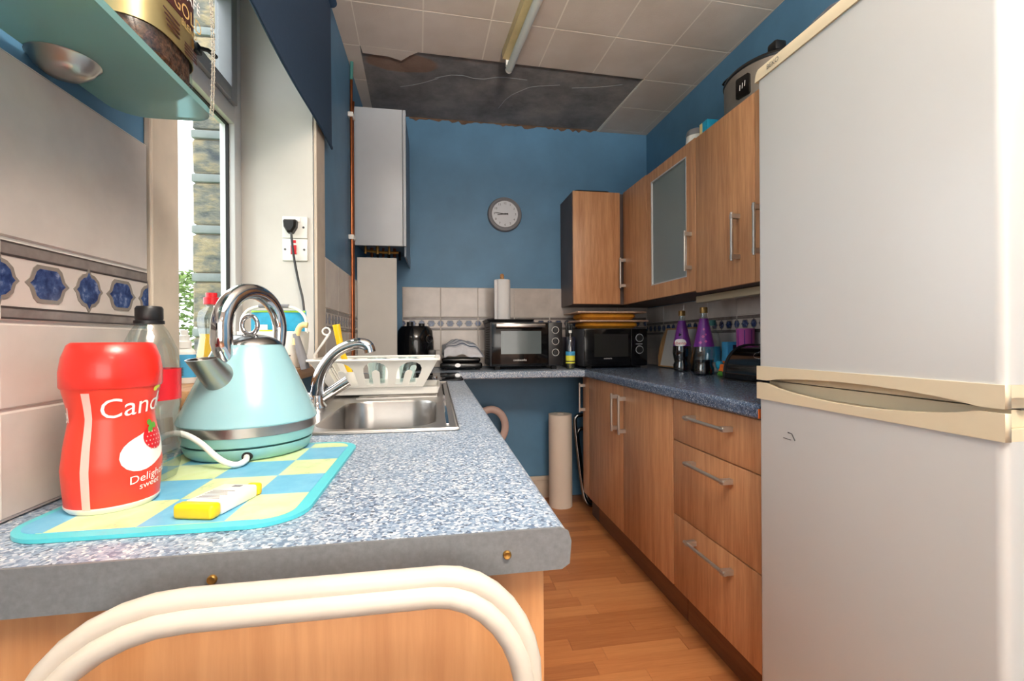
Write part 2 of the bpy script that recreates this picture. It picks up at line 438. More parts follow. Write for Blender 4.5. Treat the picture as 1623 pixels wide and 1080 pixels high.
for pts in ([(.0, 2.62), (.12, 2.56), (.25, 2.60), (.36, 2.55), (.52, 2.56)], [(.40, 2.90), (.44, 2.75), (.52, 2.66), (.56, 2.62), (.72, 2.58)], [(.8, 2.6), (.95, 2.57), (1.08, 2.52)], [(-.2, 2.74), (-.1, 2.70), (.02, 2.62)]):
    ck.tube([(x, y, ZC) for x, y in pts], .0011, 5, smooth=1)
build('plaster_crack', ck, 'paint_peel', cl)

wb = struct('wall_back', MB().box(XL-.3, XR+.1, YB, YB+.1, 0, ZC), 'blue_paint', 'blue painted end wall behind the clock', 'wall')
wr = struct('wall_right', MB().box(XR, XR+.1, Y0, YB, 0, ZC), 'blue_paint', 'blue painted wall behind the wood cabinets', 'wall')
w = MB(); T = .25; ZS, ZH = .975, 2.36
w.box(XL-T, XL, Y0, YW0, 0, ZC).box(XL-T, XL, YW1, YB, 0, ZC).box(XL-T, XL, YW0, YW1, 0, ZS).box(XL-T, XL, YW0, YW1, ZH, ZC)
wl = struct('wall_left', w, 'blue_paint', 'blue painted wall around the window', 'wall')
build('reveal', MB().box(XL-T, XL-.001, YW1-.006, YW1, ZS, ZH).box(XL-T, XL-.001, YW0, YW0+.006, ZS, ZH).box(XL-T, XL-.001, YW0+.006, YW1-.006, ZH-.006, ZH), 'white_paint', wl, smooth=False)
ar = MB().box(XL, XL+.012, YW1-.002, YW1+.125, .93, ZH+.08, .003).box(XL, XL+.012, YW0-.075, YW0+.002, .913, ZH+.08, .003)
struct('trim_1', ar, 'cream_trim', 'pale plaster trim boards at both sides of the window opening', 'trim')
rm = MB().box(-2.4, 3.4, -4.5, -4.4, 0, ZC).box(-2.5, -2.4, -4.5, Y0, 0, ZC).box(3.4, 3.5, -4.5, Y0, 0, ZC).box(-2.5, XL-.01, Y0-.1, Y0-.002, 0, ZC).box(XR+.01, 3.5, Y0-.1, Y0-.002, 0, ZC)
struct('wall_front', rm, 'white_paint', 'white walls of the open room behind the viewer', 'wall')
struct('floor_front', MB().box(-2.5, 3.5, -4.5, Y0-.001, -.06, -.002), 'plank', 'laminate floor of the open room behind the viewer', 'floor')
struct('ceiling_front', MB().box(-2.5, 3.5, -4.5, Y0-.001, ZC, ZC+.08), 'white_paint', 'white ceiling of the open room behind the viewer', 'ceiling')
sk = MB().box(XL, .93, YB-.018, YB, 0, .12).box(XL, .93, YB-.022, YB, .12, .15, .006)
struct('baseboard_back', sk, 'cream_trim', 'cream moulded skirting board under the back worktop', 'skirting')
# damaged paint line where ceiling meets back wall
rj = random.Random(11)
jag = [(-.17+1.3*i/60, ZC-.006-rj.random()**2*.022) for i in range(61)]
build('paint_edge', MB().plate([[(1.13, ZC-.001), (-.17, ZC-.001)]+jag], .003, lambda x, y, z: Vector((x, YB-.002+z, y))), 'torn_edge', wb, smooth=False)
struct('outside_ground', MB().box(-9, -.75, -3, 9, -.3, -.2), 'grass', 'grass outside the window', 'ground')

# wall tiles --------------------------------------------------------
def motif_outline(k, s=1.0):
    out = []
    if k == 0:    # flat-topped hexagon with pointed sides
        half = [(-.034, 0), (-.027, .006), (-.022, .019), (-.016, .024), (.016, .024), (.022, .019), (.027, .006)]
        out = half+[(.034, 0)]+[(x, -y) for x, y in reversed(half[1:])]
    else:         # ogee lozenge
        q = [(-.028, 0), (-.023, .005), (-.020, .015), (-.012, .022), (-.005, .024), (0, .033)]
        out = q+[(-x, y) for x, y in reversed(q[:-1])]; out = out+[(x, -y) for x, y in reversed(out[1:-1])]
    return [(x*s, y*s) for x, y in out]
MOT = {}
def tile_wall(wall, origin, u, nrm, spans, z_rows, border_row, z_base):
    """origin: point on wall at u=0,z=0; u: unit direction; spans: list of (u0,u1)"""
    u = Vector(u); n = Vector(nrm); o = Vector(origin); zv = Vector((0, 0, 1))
    for (a, bq) in spans:
        for ri, (z0, z1) in enumerate(z_rows):
            gsz = .0014
            f = lambda x, y, z: o+u*x+zv*y+n*z
            mbx = MB()
            L = [[f(x, y, d) for x, y in ((a+gsz+e, z0+gsz+e), (bq-gsz-e, z0+gsz+e), (bq-gsz-e, z1-gsz-e), (a+gsz+e, z1-gsz-e))] for d, e in ((.001, 0), (.010, 0), (.012, .002))]
            mbx.loft(L)
            t = build('wall_tile', mbx, 'tile_glaze', wall, smooth=False)
            if ri == border_row and bq-a > .05:
                bl = MB()
                for zz0, zz1, mi in ((z1-.016, z1-.005, 0), (z0+.005, z0+.014, 0), (z1-.0185, z1-.016, 1), (z1-.005, z1-.003, 1), (z0+.014, z0+.0165, 1), (z0+.003, z0+.005, 1)):
                    bl.m(mi)
                    P = [f(x, y, d) for d in (.0120, .0126) for x, y in ((a+.004, zz0), (bq-.004, zz0), (bq-.004, zz1), (a+.004, zz1))]
                    bl.loft([P[:4], P[4:]])
                build('border_line', bl, ['border_grey', 'dark_line'], t, smooth=False)
                cz = (z0+z1)/2+.0005; k = 0; uu = a+.0; pos = []
                step = (bq-a)/round((bq-a)/.0625); cnt = int(round((bq-a)/step))
                for q in range(cnt+1):
                    uc = a+q*step; kk = q % 2 if cnt % 2 == 0 else q % 2
                    kind = 1 if q % 2 == 0 else 0
                    mo = MB(); sc = .84
                    def clipu(P): return [(min(max(x, a+.002), bq-.002), y) for x, y in P]
                    O = clipu([(uc+x, cz+y) for x, y in motif_outline(kind, sc*1.06)]); I = clipu([(uc+x, cz+y) for x, y in motif_outline(kind, sc*.84)])
                    mo.m(0).loft([[f(x, y, .0120) for x, y in O], [f(x, y, .0127) for x, y in O]])
                    mo.m(1).loft([[f(x, y, .0120) for x, y in I], [f(x, y, .0130) for x, y in I]])
                    if max(x for x, _ in O)-min(x for x, _ in O) > .006: build('motif', mo, ['motif_edge', 'motif_blue'], t, smooth=False)
rows = [(.913, 1.026), (1.026, 1.118), (1.118, 1.205), (1.205, 1.40)]
def grout(wall, o, u, n, a, b, z0, z1):
    u = Vector(u); n = Vector(n); o = Vector(o)
    L = [[o+u*x+Vector((0, 0, y))+n*d for x, y in ((a, z0), (b, z0), (b, z1), (a, z1))] for d in (0, .0095)]
    build('grout', MB().loft(L), 'grout', wall, smooth=False)
tile_wall(wl, (XL, 0, 0), (0, 1, 0), (1, 0, 0), [(.045, .292), (.292, .539), (.539, .785)], rows, 2, 0); grout(wl, (XL, 0, 0), (0, 1, 0), (1, 0, 0), .045, .786, .912, 1.40)
rows2 = [(.913, 1.03), (1.03, 1.142), (1.142, 1.23), (1.23, 1.435)]
tile_wall(wl, (XL, 0, 0), (0, 1, 0), (1, 0, 0), [(1.926, 2.17), (2.17, 2.42), (2.42, 2.67)], rows2, 2, 0); grout(wl, (XL, 0, 0), (0, 1, 0), (1, 0, 0), 1.926, 2.67, .912, 1.435)
rows3 = [(.918, 1.03), (1.03, 1.165), (1.165, 1.253), (1.253, 1.452)]
sp = [(-.222+.25*i, -.222+.25*(i+1)) for i in range(6)]+[(1.278, XR-.014)]
tile_wall(wb, (0, YB, 0), (1, 0, 0), (0, -1, 0), sp, rows3, 2, 0); grout(wb, (0, YB, 0), (1, 0, 0), (0, -1, 0), -.222, XR, .917, 1.452)
sp = [(YB-.014-.25*(i+1), YB-.014-.25*i) for i in range(8)]
rows4 = [(.918, 1.03), (1.03, 1.125), (1.125, 1.213), (1.213, 1.318)]
tile_wall(wr, (XR, 0, 0), (0, 1, 0), (-1, 0, 0), sp, rows4, 2, 0); grout(wr, (XR, 0, 0), (0, 1, 0), (-1, 0, 0), 1.08, YB-.013, .917, 1.318)

# window -------------------------------------------------------------
wn = thing('window_1', 'white framed window with an upper opening light, over the sink', 'window', (-.71, 1.335, 1.012), kind='structure')
X0, X1 = -.745, -.695
f = MB().box(X0, X1, YW0+.006, YW0+.06, 1.012, ZH-.006, .004).box(X0, X1, YW1-.062, YW1-.006, 1.012, ZH-.006, .004).box(X0, X1, YW0+.06, YW1-.062, 1.012, 1.06, .004).box(X0, X1, YW0+.06, YW1-.062, ZH-.05, ZH-.006, .004).box(X0, X1, YW0+.06, YW1-.062, 1.86, 1.92, .004)
build('window_frame', f, 'upvc', wn)
sh = MB()
for y0, y1, z0, z1 in ((YW0+.062, YW0+.11, 1.922, 2.308), (YW1-.11, YW1-.064, 1.922, 2.308), (YW0+.11, YW1-.11, 1.922, 1.968), (YW0+.11, YW1-.11, 2.262, 2.308)): sh.box(X0+.008, X1+.012, y0, y1, z0, z1, .004)
build('sash', sh, 'upvc_grey', wn)
gk = MB()
for y0, y1, z0, z1 in ((YW0+.06, YW0+.066, 1.06, 1.86), (YW1-.068, YW1-.062, 1.06, 1.86), (YW0+.066, YW1-.068, 1.06, 1.066), (YW0+.066, YW1-.068, 1.854, 1.86)): gk.box(-.7235, -.714, y0, y1, z0, z1)
build('gasket', gk, 'black_matte', wn)
build('glass_pane', MB().box(-.728, -.724, YW0+.061, YW1-.063, 1.061, 1.859), 'pane', wn, smooth=False)
build('glass_pane', MB().box(-.728, -.724, YW0+.111, YW1-.111, 1.969, 2.261), 'pane', wn, smooth=False)
build('window_latch', MB().box(-.684, -.668, 1.43, 1.46, 1.93, 1.955, .004).tube([(-.67, 1.445, 1.945), (-.655, 1.46, 1.95), (-.65, 1.50, 1.955)], .006, 8), 'black_plastic', wn)
build('window_sill', MB().box(-.70, XL+.035, YW0+.002, YW1-.008, .977, 1.012, .006), 'sill_wood', wn)

# outside pier of stone, and a bush ----------------------------------
pier = thing('stone_pier', 'weathered sandstone pier with pale projecting courses outside the window', 'wall', (-.98, 2.35, -.2), kind='structure')
build('mortar_core', MB().box(-1.045, -.915, 2.215, 2.5, -.2, 3.0), 'mortar', pier, smooth=False)
zb = [.40, .63, .86, 1.12, 1.363, 1.575, 1.802, 1.995, 2.22, 2.45, 2.68, 2.9]
for k, (a, b_) in enumerate(zip(zb, zb[1:])):
    bt = .036
    build('stone_band', MB().box(-1.059, -.913, 2.200, 2.5, a, a+bt, .005), 'sandstone_band', pier)
    mbx = MB(); bmx = mbx.box(-1.056+random.uniform(-.004, .004), -.917, 2.205, 2.48, a+bt+.004, b_-.004, .012, 3).bm
    for v in bmx.verts: v.co += Vector((random.uniform(-1, 1)*.004, random.uniform(-1, 1)*.004, 0))
    build('stone', mbx, 'sandstone', pier)
def bush(cx, cy, h, r, n, label):
    b = bmesh.new()
    for _ in range(n):
        a = random.random()*2*PI; t = random.random()**.5; z = random.random()
        rr = r*math.sqrt(max(.02, 1-(2*z-1)**2*.9))*t
        p = Vector((cx+rr*math.cos(a), cy+rr*math.sin(a), -.2+z*h)); q = Matrix.Rotation(random.random()*6.28, 3, 'Z') @ Matrix.Rotation(random.uniform(.2, 1.3), 3, 'X'); s_ = random.uniform(.03, .06)
        b.faces.new([b.verts.new(p+q @ Vector(c)*s_) for c in ((-.5, 0, 0), (0, -.35, .05), (.6, 0, 0), (0, .35, .05))])
    mb = MB(); mb.bm.free(); mb.bm = b
    o = tag(build('bush', mb, 'leaf', smooth=False), label, 'bush')
    build('stem', MB().tube([(cx, cy, -.2), (cx+.03, cy, h*.4), (cx-.05, cy+.05, h*.75)], [.05, .03, .01], 7), 'oak_dark', o)
bush(-2.42, 4.6, 1.95, .75, 8000, 'leafy green bush growing outside the window')
bush(-4.4, 6.4, 1.9, .9, 2200, 'tall green shrub far behind the nearer bush outside')

# ------------------------------------------------------------------ fitted units
def bar_handle(parent, p0, p1, n, name='handle'):
    """bar between two feet; p0,p1 on the door face; n outward normal"""
    p0, p1, n = Vector(p0), Vector(p1), Vector(n); d = (p1-p0).normalized(); h = .033
    mb = MB().cyl(p0+n*h, p1+n*h, .006, 12)
    e = d.cross(n)
    for p in (p0+d*.016, p1-d*.016):
        L = [[p+d*(.009*a)+e*(.008*c)+n*q for a, c in ((-1, -1), (1, -1), (1, 1), (-1, 1))] for q in (0, h+.004)]
        mb.loft(L)
    return build(name, mb, 'brushed', parent)
WZ = .915      # right and back worktop surface
# right base units
def base_unit(name, label, y0, y1):
    t = thing(name, label, 'cabinet', (1.2, (y0+y1)/2, 0), group=None)
    build('carcass', MB().box(.915, XR-.004, y0+.001, y1-.001, .13, WZ-.0425), 'carcass_side', t, smooth=False)
    build('plinth', MB().box(.955, .972, y0+.001, y1-.001, 0, .13), 'plinth_wood', t, smooth=False)
    return t
t = base_unit('drawer_unit', 'wood effect base unit with three drawers next to the fridge', 1.128, 1.629)
for z0, z1, hz in ((.712, .866, .817), (.431, .708, .655), (.148, .427, .376)):
    d = build('drawer', MB().box(.896, .914, 1.131, 1.626, z0, z1, .0015), 'oak', t)
    bar_handle(d, (.896, 1.262, hz), (.896, 1.497, hz), (-1, 0, 0))
t = base_unit('base_cabinet', 'wood effect base cupboard with two doors between drawers and corner', 1.631, 2.609)
for y0, y1, hy in ((1.634, 2.104, 2.082), (2.107, 2.606, 2.172)):
    d = build('door', MB().box(.896, .914, y0, y1, .148, .868, .0015), 'oak', t)
    bar_handle(d, (.896, hy, .637), (.896, hy, .825), (-1, 0, 0))
t = thing('corner_cabinet', 'narrow wood effect corner panel with a bar handle under the worktop bend', 'cabinet', (.93, 2.67, 0))
build('panel', MB().box(.898, .916, 2.612, 2.73, .148, .868, .0015), 'oak', t); bar_handle(t, (.898, 2.695, .65), (.898, 2.695, .83), (-1, 0, 0))
build('support', MB().box(.955, .972, 2.612, 2.73, 0, .13).box(.918, .94, 2.612, 2.73, .13, .868), 'carcass_side', t, smooth=False)
# worktops
def bullnose(x0, x1, y0, y1, zt, th, side):
    """slab with rounded front edge along y; side=+1 front at x1, -1 front at x0; returns loop points (x,z)"""
    r = .012; fx = x1 if side > 0 else x0
    arc = [(fx-side*(r-r*math.cos(a)), zt-r+r*math.sin(a)) for a in [i*PI/8 for i in range(5)]]
    return arc
def slab(mb, x0, x1, y0, y1, zt, th, front=None):
    if front is None: return mb.box(x0, x1, y0, y1, zt-th, zt)
    r = .014; side = front
    fx = x1 if side > 0 else x0; bx = x0 if side > 0 else x1
    sec = [(bx, zt), (bx, zt-th), (fx-side*.006, zt-th), (fx, zt-th+.006)]+[(fx-side*(r-r*math.cos(i*PI/12)), zt-r+r*math.sin(i*PI/12)) for i in range(7)]
    return mb.loft([[(x, y0, z) for x, z in sec], [(x, y1, z) for x, z in sec]])
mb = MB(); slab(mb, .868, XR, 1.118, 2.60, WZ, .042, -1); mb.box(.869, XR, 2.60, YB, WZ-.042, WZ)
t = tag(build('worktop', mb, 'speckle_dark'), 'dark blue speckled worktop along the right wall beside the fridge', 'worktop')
build('end_chip', MB().box(.8665, .90, 1.1165, 1.119, WZ-.038, WZ-.012), 'orange', t)
mb = MB(); sec = [(YB, WZ), (YB, WZ-.042), (2.606, WZ-.042), (2.60, WZ-.036)]+[(2.60+.014-.014*math.cos(i*PI/12), WZ-.014+.014*math.sin(i*PI/12)) for i in range(7)]
mb.loft([[(XL, y, z) for y, z in sec], [(.8675, y, z) for y, z in sec]])
tag(build('worktop', mb, 'speckle'), 'blue speckled worktop across the end wall under the mini oven', 'worktop')
ZL = .91
mb = MB(); slab(mb, .06, .13, .440, 2.598, ZL, .04, 1)
HX0, HX1, HY0, HY1 = -.285, .02, .965, 1.445
mb.box(XL, .06, .440, HY0, ZL-.04, ZL).box(XL, .06, HY1, 2.598, ZL-.04, ZL).box(XL, HX0, HY0, HY1, ZL-.04, ZL).box(HX1, .06, HY0, HY1, ZL-.04, ZL)
t = tag(build('worktop', mb, 'speckle'), 'pale blue speckled worktop holding the kettle and sink', 'worktop')
build('edge_strip', MB().loft([[(x, y, z) for x, z in ((XL, ZL-.041), (.121, ZL-.041), (.129, ZL-.036), (.131, ZL-.014), (.128, ZL-.004), (.12, ZL), (XL, ZL))] for y in (.4365, .4398)]), 'edge_strip', t, smooth=False)
for x in (.066, -.195): build('screw', MB().lathe([(.0042, 0), (.0042, .002), (.0034, .003), (.002, .0028), (0, .0016)], seg=12, mat=Matrix.Translation((x, .4366, .888)) @ Matrix.Rotation(PI/2, 4, 'X')), 'brass', t)
# left base units
t = thing('base_cabinet', 'wood effect base cupboards under the sink with a plain end panel behind the white chair', 'cabinet', (-.17, 1.5, 0))
build('carcass', MB().box(XL+.002, .088, .475, .94, .13, .868).box(XL+.002, .088, .94, 1.47, .13, .74).box(XL+.002, .088, 1.47, 2.58, .13, .868), 'carcass_side', t, smooth=False)
build('end_panel', MB().box(XL+.002, .106, .452, .474, 0, .869, .001), 'end_wood', t)
build('plinth', MB().box(.03, .048, .475, 2.57, 0, .13), 'plinth_wood', t, smooth=False)
for k in range(4):
    y0 = .478+k*.5255; d = build('door', MB().box(.089, .106, y0, y0+.522, .148, .866, .0015), 'oak', t)
# upper units
t = thing('wall_cabinet', 'L shaped wood effect corner wall cupboard with two meeting doors', 'cabinet', (1.2, 2.9, 1.32))
c = MB().box(.862, XR-.004, 2.822, YB-.003, 1.322, 2.045).box(1.222, XR-.004, 2.472, 2.822, 1.322, 2.045)
build('carcass', c, 'carcass_side', t, smooth=False)
d = build('door', MB().box(.863, 1.178, 2.802, 2.820, 1.325, 2.047, .0015), 'oak', t)
d = build('door', MB().box(1.20, 1.218, 2.473, 2.80, 1.322, 2.047, .0015), 'oak', t); bar_handle(d, (1.20, 2.772, 1.425), (1.20, 2.772, 1.62), (-1, 0, 0))
t = thing('wall_cabinet', 'wood effect wall cupboard with a frosted glass door', 'cabinet', (1.36, 2.22, 1.32))
y0, y1, z0, z1 = 1.966, 2.469, 1.32, 2.04
c = MB().box(1.222, XR-.004, y0+.001, y0+.018, z0, z1).box(1.222, XR-.004, y1-.018, y1-.001, z0, z1).box(1.222, XR-.004, y0+.018, y1-.018, z0, z0+.018).box(1.222, XR-.004, y0+.018, y1-.018, z1-.018, z1).box(XR-.012, XR-.004, y0+.018, y1-.018, z0+.018, z1-.018)
build('carcass', c, 'carcass_side', t, smooth=False)
build('shelf', MB().box(1.235, XR-.013, y0+.019, y1-.019, 1.57, 1.586), 'white_plastic', t); build('shelf', MB().box(1.235, XR-.013, y0+.019, y1-.019, 1.79, 1.806), 'white_plastic', t)
d = build('door', MB().plate([[(y0+.002, z0+.002), (y1-.002, z0+.002), (y1-.002, z1), (y0+.002, z1)], [(2.043, 1.398), (2.043, 1.982), (2.41, 1.982), (2.41, 1.398)]], .018, lambda x, y, z: Vector((1.209+z, x, y))), 'oak', t, smooth=False)
build('glass', MB().box(1.208, 1.212, 2.044, 2.409, 1.399, 1.981), 'frosted', d, smooth=False)
fr = MB()
for a, b_, c0, c1 in ((2.043, 2.049, 1.398, 1.982), (2.404, 2.41, 1.398, 1.982), (2.049, 2.404, 1.398, 1.404), (2.049, 2.404, 1.976, 1.982)): fr.box(1.199, 1.216, a, b_, c0, c1)
build('glazing_strip', fr, 'alu', d, smooth=False)
bar_handle(d, (1.20, 2.005, 1.42), (1.20, 2.005, 1.612), (-1, 0, 0))
t = thing('wall_cabinet', 'tall plain wood effect wall cupboard with two bar handles beside the fridge', 'cabinet', (1.36, 1.54, 1.315))
build('carcass', MB().box(1.222, XR-.004, 1.118, 1.963, 1.315, 2.033), 'carcass_side', t, smooth=False)
for a, b_, hy in ((1.563, 1.962, 1.655), (1.12, 1.560, 1.525)):
    d = build('door', MB().box(1.20, 1.218, a, b_, 1.312, 2.035, .0015), 'oak', t); bar_handle(d, (1.20, hy, 1.408), (1.20, hy, 1.602), (-1, 0, 0))
tag(build('strip_light', MB().box(1.30, 1.345, 1.13, 2.13, 1.278, 1.312, .004), 'led_strip'), 'cream strip light fixed under the wall cupboards', 'light')

# ------------------------------------------------------------------ fridge freezer
FX, FY0, FY1 = .86, .566, 1.110
t = thing('fridge_freezer', 'tall white fridge freezer with cream handle strips', 'fridge', (1.15, .84, 0))
build('body', MB().box(FX+.062, 1.49, FY0+.004, FY1-.002, .03, 1.788, .006), 'fridge_white', t)
build('foot', MB().box(FX+.09, 1.45, FY0+.02, FY1-.02, 0, .03), 'black_matte', t)
def door(z0, z1): return MB().prism(rrect(FX, FX+.055, FY0, FY1, .014, 6), z0, z1)
d1 = build('door', door(1.022, 1.788), 'fridge_white', t, label='upper white door')
d2 = build('door', door(.05, .934), 'fridge_white', t, label='lower white door')
def lens(n=14, a=.60, b_=1.075, dep=.017, off=.0): return [(a+(b_-a)*i/n, dep*math.sin(PI*i/n)**.7 if 0 < i < n else 0) for i in range(n+1)]
up = [(FY0-.002, 1.022), (FY1+.002, 1.022), (FY1+.002, .985)]+[(y, .985+dz) for y, dz in reversed(lens(dep=.016))]+[(FY0-.002, .985)]
lo = [(FY0-.002, .934), (FY0-.002, .978)]+[(y, .978-dz) for y, dz in lens(dep=.024)]+[(FY1+.002, .978), (FY1+.002, .934)]
build('handle_strip', MB().plate([up], .012, lambda x, y, z: Vector((FX+.003+z, x, y))).box(FX+.009, FX+.055, FY0, FY1, 1.002, 1.0219), 'fridge_cream', d1, smooth=False)
build('handle_strip', MB().plate([lo], .012, lambda x, y, z: Vector((FX+.003+z, x, y))).box(FX+.009, FX+.055, FY0, FY1, .9341, .953), 'fridge_cream', d2, smooth=False)
build('handle_recess', MB().box(FX+.030, FX+.060, FY0+.012, FY1-.006, .9535, .981).box(FX+.030, FX+.060, FY0+.012, FY1-.006, .9835, 1.0015), 'fridge_cream', t, smooth=False)
build('door_gap', MB().box(FX+.040, FX+.0615, FY0+.006, FY1-.004, .9811, .9834), 'dark_gap', t, smooth=False)
build('top_trim', MB().prism([(FX-.004+.02*(1-math.cos(a)), 1.7885+.044*math.sin(a)) for a in [i*PI/12 for i in range(7)]]+[(1.47, 1.8325), (1.47, 1.7885)], FY0-.002, FY1+.002, mat=Matrix(((1, 0, 0, 0), (0, 0, 1, 0), (0, 1, 0, 0), (0, 0, 0, 1)))), 'fridge_cream', t)
lg = plane_fn((FX-.0048, 1.045, 1.804), (0, -1, 0), (0, 0, 1))
build('badge', MB().text('BEKO', .017, lg), 'dark_grey', t, smooth=False)
build('scuff', MB().tube([(FX-.0002, 1.005, .862), (FX-.0002, .992, .861), (FX-.0002, .982, .846)], .0012, 5).tube([(FX-.0002, 1.02, .846), (FX-.0002, .995, .845)], .0008, 5), 'black_matte', d2)

# ------------------------------------------------------------------ boiler, pipes, cover board
t = thing('boiler', 'white wall hung boiler with open underside on the end wall', 'boiler', (-.305, 2.87, 1.58))
build('case', MB().box(-.446, -.170, 2.67, YB-.003, 1.65, 2.40, .003), 'boiler_grey', t)
build('front_panel', MB().box(-.447, -.185, 2.648, 2.669, 1.632, 2.405, .003).box(-.183, -.166, 2.648, 2.669, 1.632, 2.405, .003), 'boiler_white', t)
build('side_skirt', MB().box(-.178, -.168, 2.67, YB-.003, 1.575, 1.649), 'boiler_grey', t)
for i in range(9):
    x = -.40+i*.022; build('pipe_stub', MB().cyl((x, 2.72+.1*(i % 3), 1.65), (x, 2.72+.1*(i % 3), 1.597), .007+.002*(i % 2), 8), ('brass', 'copper', 'black_plastic')[i % 3], t)
pp = MB().tube([(-.40, 2.75, 1.62), (-.30, 2.74, 1.61), (-.22, 2.76, 1.615)], .008, 8)
build('pipework', pp, 'brass', t)
bd = MB().loft([[(x, y, z) for x, y in ((-.437, 2.665), (-.222, 2.665), (-.222, 2.68), (-.437, 2.68))] for z in (WZ+.0005, 1.566)])
tag(build('cover_board', bd, 'board_white', smooth=False), 'white pipe cover board standing under the boiler', 'board')
t = thing('copper_pipe', 'pair of copper pipes running down the wall beside the boiler', 'pipe', (-.43, 2.5, ZL))
build('pipe', MB().tube([(-.434, 2.52, ZC-.011), (-.434, 2.50, 2.45), (-.434, 2.49, 2.3), (-.434, 2.49, .93)], .0075, 10), 'copper', t)
build('pipe', MB().tube([(-.434, 2.555, 2.38), (-.434, 2.525, 2.30), (-.434, 2.522, .93)], .0075, 10), 'copper', t)
build('old_paint', MB().tube([(-.434, 2.52, ZC-.0105), (-.434, 2.503, 2.47)], .0088, 10), 'verdigris', t)
for z in (2.28, 1.64): build('pipe_clip', MB().box(-.449, -.422, 2.475, 2.538, z-.012, z+.012, .003), 'white_plastic', t)

# ------------------------------------------------------------------ clock, light, socket, blind
t = thing('wall_clock', 'round grey rimmed wall clock on the blue end wall', 'clock', (.466, YB-.03, 1.957))
MR = Matrix.Translation((.466, YB, 1.957)) @ Matrix.Rotation(PI/2, 4, 'X')
build('rim', MB().lathe([(.0, 0), (.118, 0), (.118, .012), (.112, .026), (.098, .030), (.090, .024), (.0, .022)], seg=48, mat=MR), 'mid_grey', t)
build('face', MB().lathe([(0, .022), (.0895, .022), (.0895, .0245), (0, .0245)], seg=48, mat=MR), 'clock_face', t)
fn = lambda x, y, z=0: MR @ Vector((x, y, .0252+z))
for h in range(1, 13):
    a = PI/2-h*PI/6; build('numeral', MB().text(str(h), .021, lambda x, y, a=a: fn(x+.073*math.cos(a), y+.073*math.sin(a))), 'black_plastic', t, smooth=False)
hn = MB()
for a, L, wd in ((PI/2-(8+46/60)*PI/6, .052, .0042), (PI/2-46*PI/30, .070, .003)):
    d = Vector((math.cos(a), math.sin(a))); e = Vector((-d.y, d.x))
    P = [d*-.022+e*wd, d*-.022-e*wd, d*L-e*wd*.6, d*L+e*wd*.6]
    hn.loft([[fn(p.x, p.y, z) for p in P] for z in (.001, .002)])
hn.lathe([(.006, .0255), (.006, .029), (0, .029)], seg=14, mat=MR)
build('hands', hn, 'black_plastic', t, smooth=False)
t = thing('tube_light', 'fluorescent tube light on a yellowed batten across the ceiling tiles', 'light', (.43, 1.7, ZC-.09))
a0, a1 = Vector((.485, 1.0, 0)), Vector((.372, 2.325, 0)); dv = (a1-a0).normalized(); ev = Vector((-dv.y, dv.x, 0))
def along(mb, off, z0, z1, w): return mb.loft([[p+ev*(off+s*w/2)+Vector((0, 0, z)) for s, z in ((-1, z0), (1, z0), (1, z1), (-1, z1))] for p in (a0, a1-dv*.03)])
build('batten', along(MB(), .018, ZC-.060, ZC-.011, .035), 'batten', t, smooth=False)
build('tube', MB().cyl(a0+Vector((0, 0, ZC-.085))-ev*.008, a1+Vector((0, 0, ZC-.085))-ev*.008, .019, 20), 'tube_glass', t)
build('end_cap', MB().cyl(a1+Vector((0, 0, ZC-.085))-ev*.008, a1+dv*.016+Vector((0, 0, ZC-.085))-ev*.008, .0175, 20).box(a1.x-.014, a1.x+.002, a1.y-.03, a1.y-.01, ZC-.085, ZC-.011), 'white_plastic', t)
# sockets on the reveal
t = thing('wall_socket', 'white switched wall socket with a black plug on the window reveal', 'socket', (-.513, YW1-.008, 1.475))
build('plate', MB().box(-.556, -.469, YW1-.016, YW1-.006, 1.476, 1.556, .003), 'white_plastic', t)
build('rocker', MB().box(-.502, -.492, YW1-.019, YW1-.016, 1.535, 1.551, .001), 'white_plastic', t)
build('screw', MB().cyl((-.482, YW1-.016, 1.516), (-.482, YW1-.0175, 1.516), .004, 10), 'dark_grey', t)
t = thing('fused_switch', 'white switch plate with a red rocker below the wall socket', 'switch', (-.513, YW1-.008, 1.392))
build('plate', MB().box(-.556, -.469, YW1-.016, YW1-.006, 1.393, 1.474, .003), 'white_plastic', t)
build('rocker', MB().box(-.526, -.506, YW1-.020, YW1-.016, 1.416, 1.45, .002), 'red', t)
build('indicator', MB().box(-.524, -.508, YW1-.018, YW1-.016, 1.458, 1.468, .001), 'red', t)
for x in (-.546, -.480): build('screw', MB().cyl((x, YW1-.016, 1.434), (x, YW1-.0175, 1.434), .004, 10), 'dark_grey', t)
t = thing('power_plug', 'black mains plug with a dangling cable in the wall socket', 'plug', (-.524, YW1-.02, 1.5))
hx = [(-.024, .018), (-.020, .024), (.020, .024), (.024, .018), (.022, -.004), (.009, -.026), (-.009, -.026), (-.022, -.004)]
build('body', MB().loft([[(-.524+x*k, YW1-.0165-d, 1.517+y*k) for x, y in hx] for d, k in ((0, 1), (.02, .95), (.03, .7))]), 'black_plastic', t, smooth=False)
build('cable', MB().tube([(-.520, YW1-.032, 1.50), (-.518, YW1-.034, 1.47), (-.512, YW1-.03, 1.40), (-.497, YW1-.025, 1.31), (-.478, YW1-.03, 1.235), (-.47, YW1-.05, 1.10), (-.475, YW1-.08, 1.02)], .0042, 8, smooth=2), 'black_plastic', t)
t = thing('roller_blind', 'dark blue roller blind hanging half way down the window', 'blind', (-.43, 1.4, 1.90))
def blind(u, v):
    y = .80+1.20*u; z = 1.905+.60*v; return Vector((XL+.022+.004*math.sin(u*9)*(1-v), y, z))
build('fabric', MB().grid(blind, 24, 6).grid(lambda u, v: blind(u, v)+Vector((-.0012, 0, 0)), 24, 6), 'blind_blue', t)
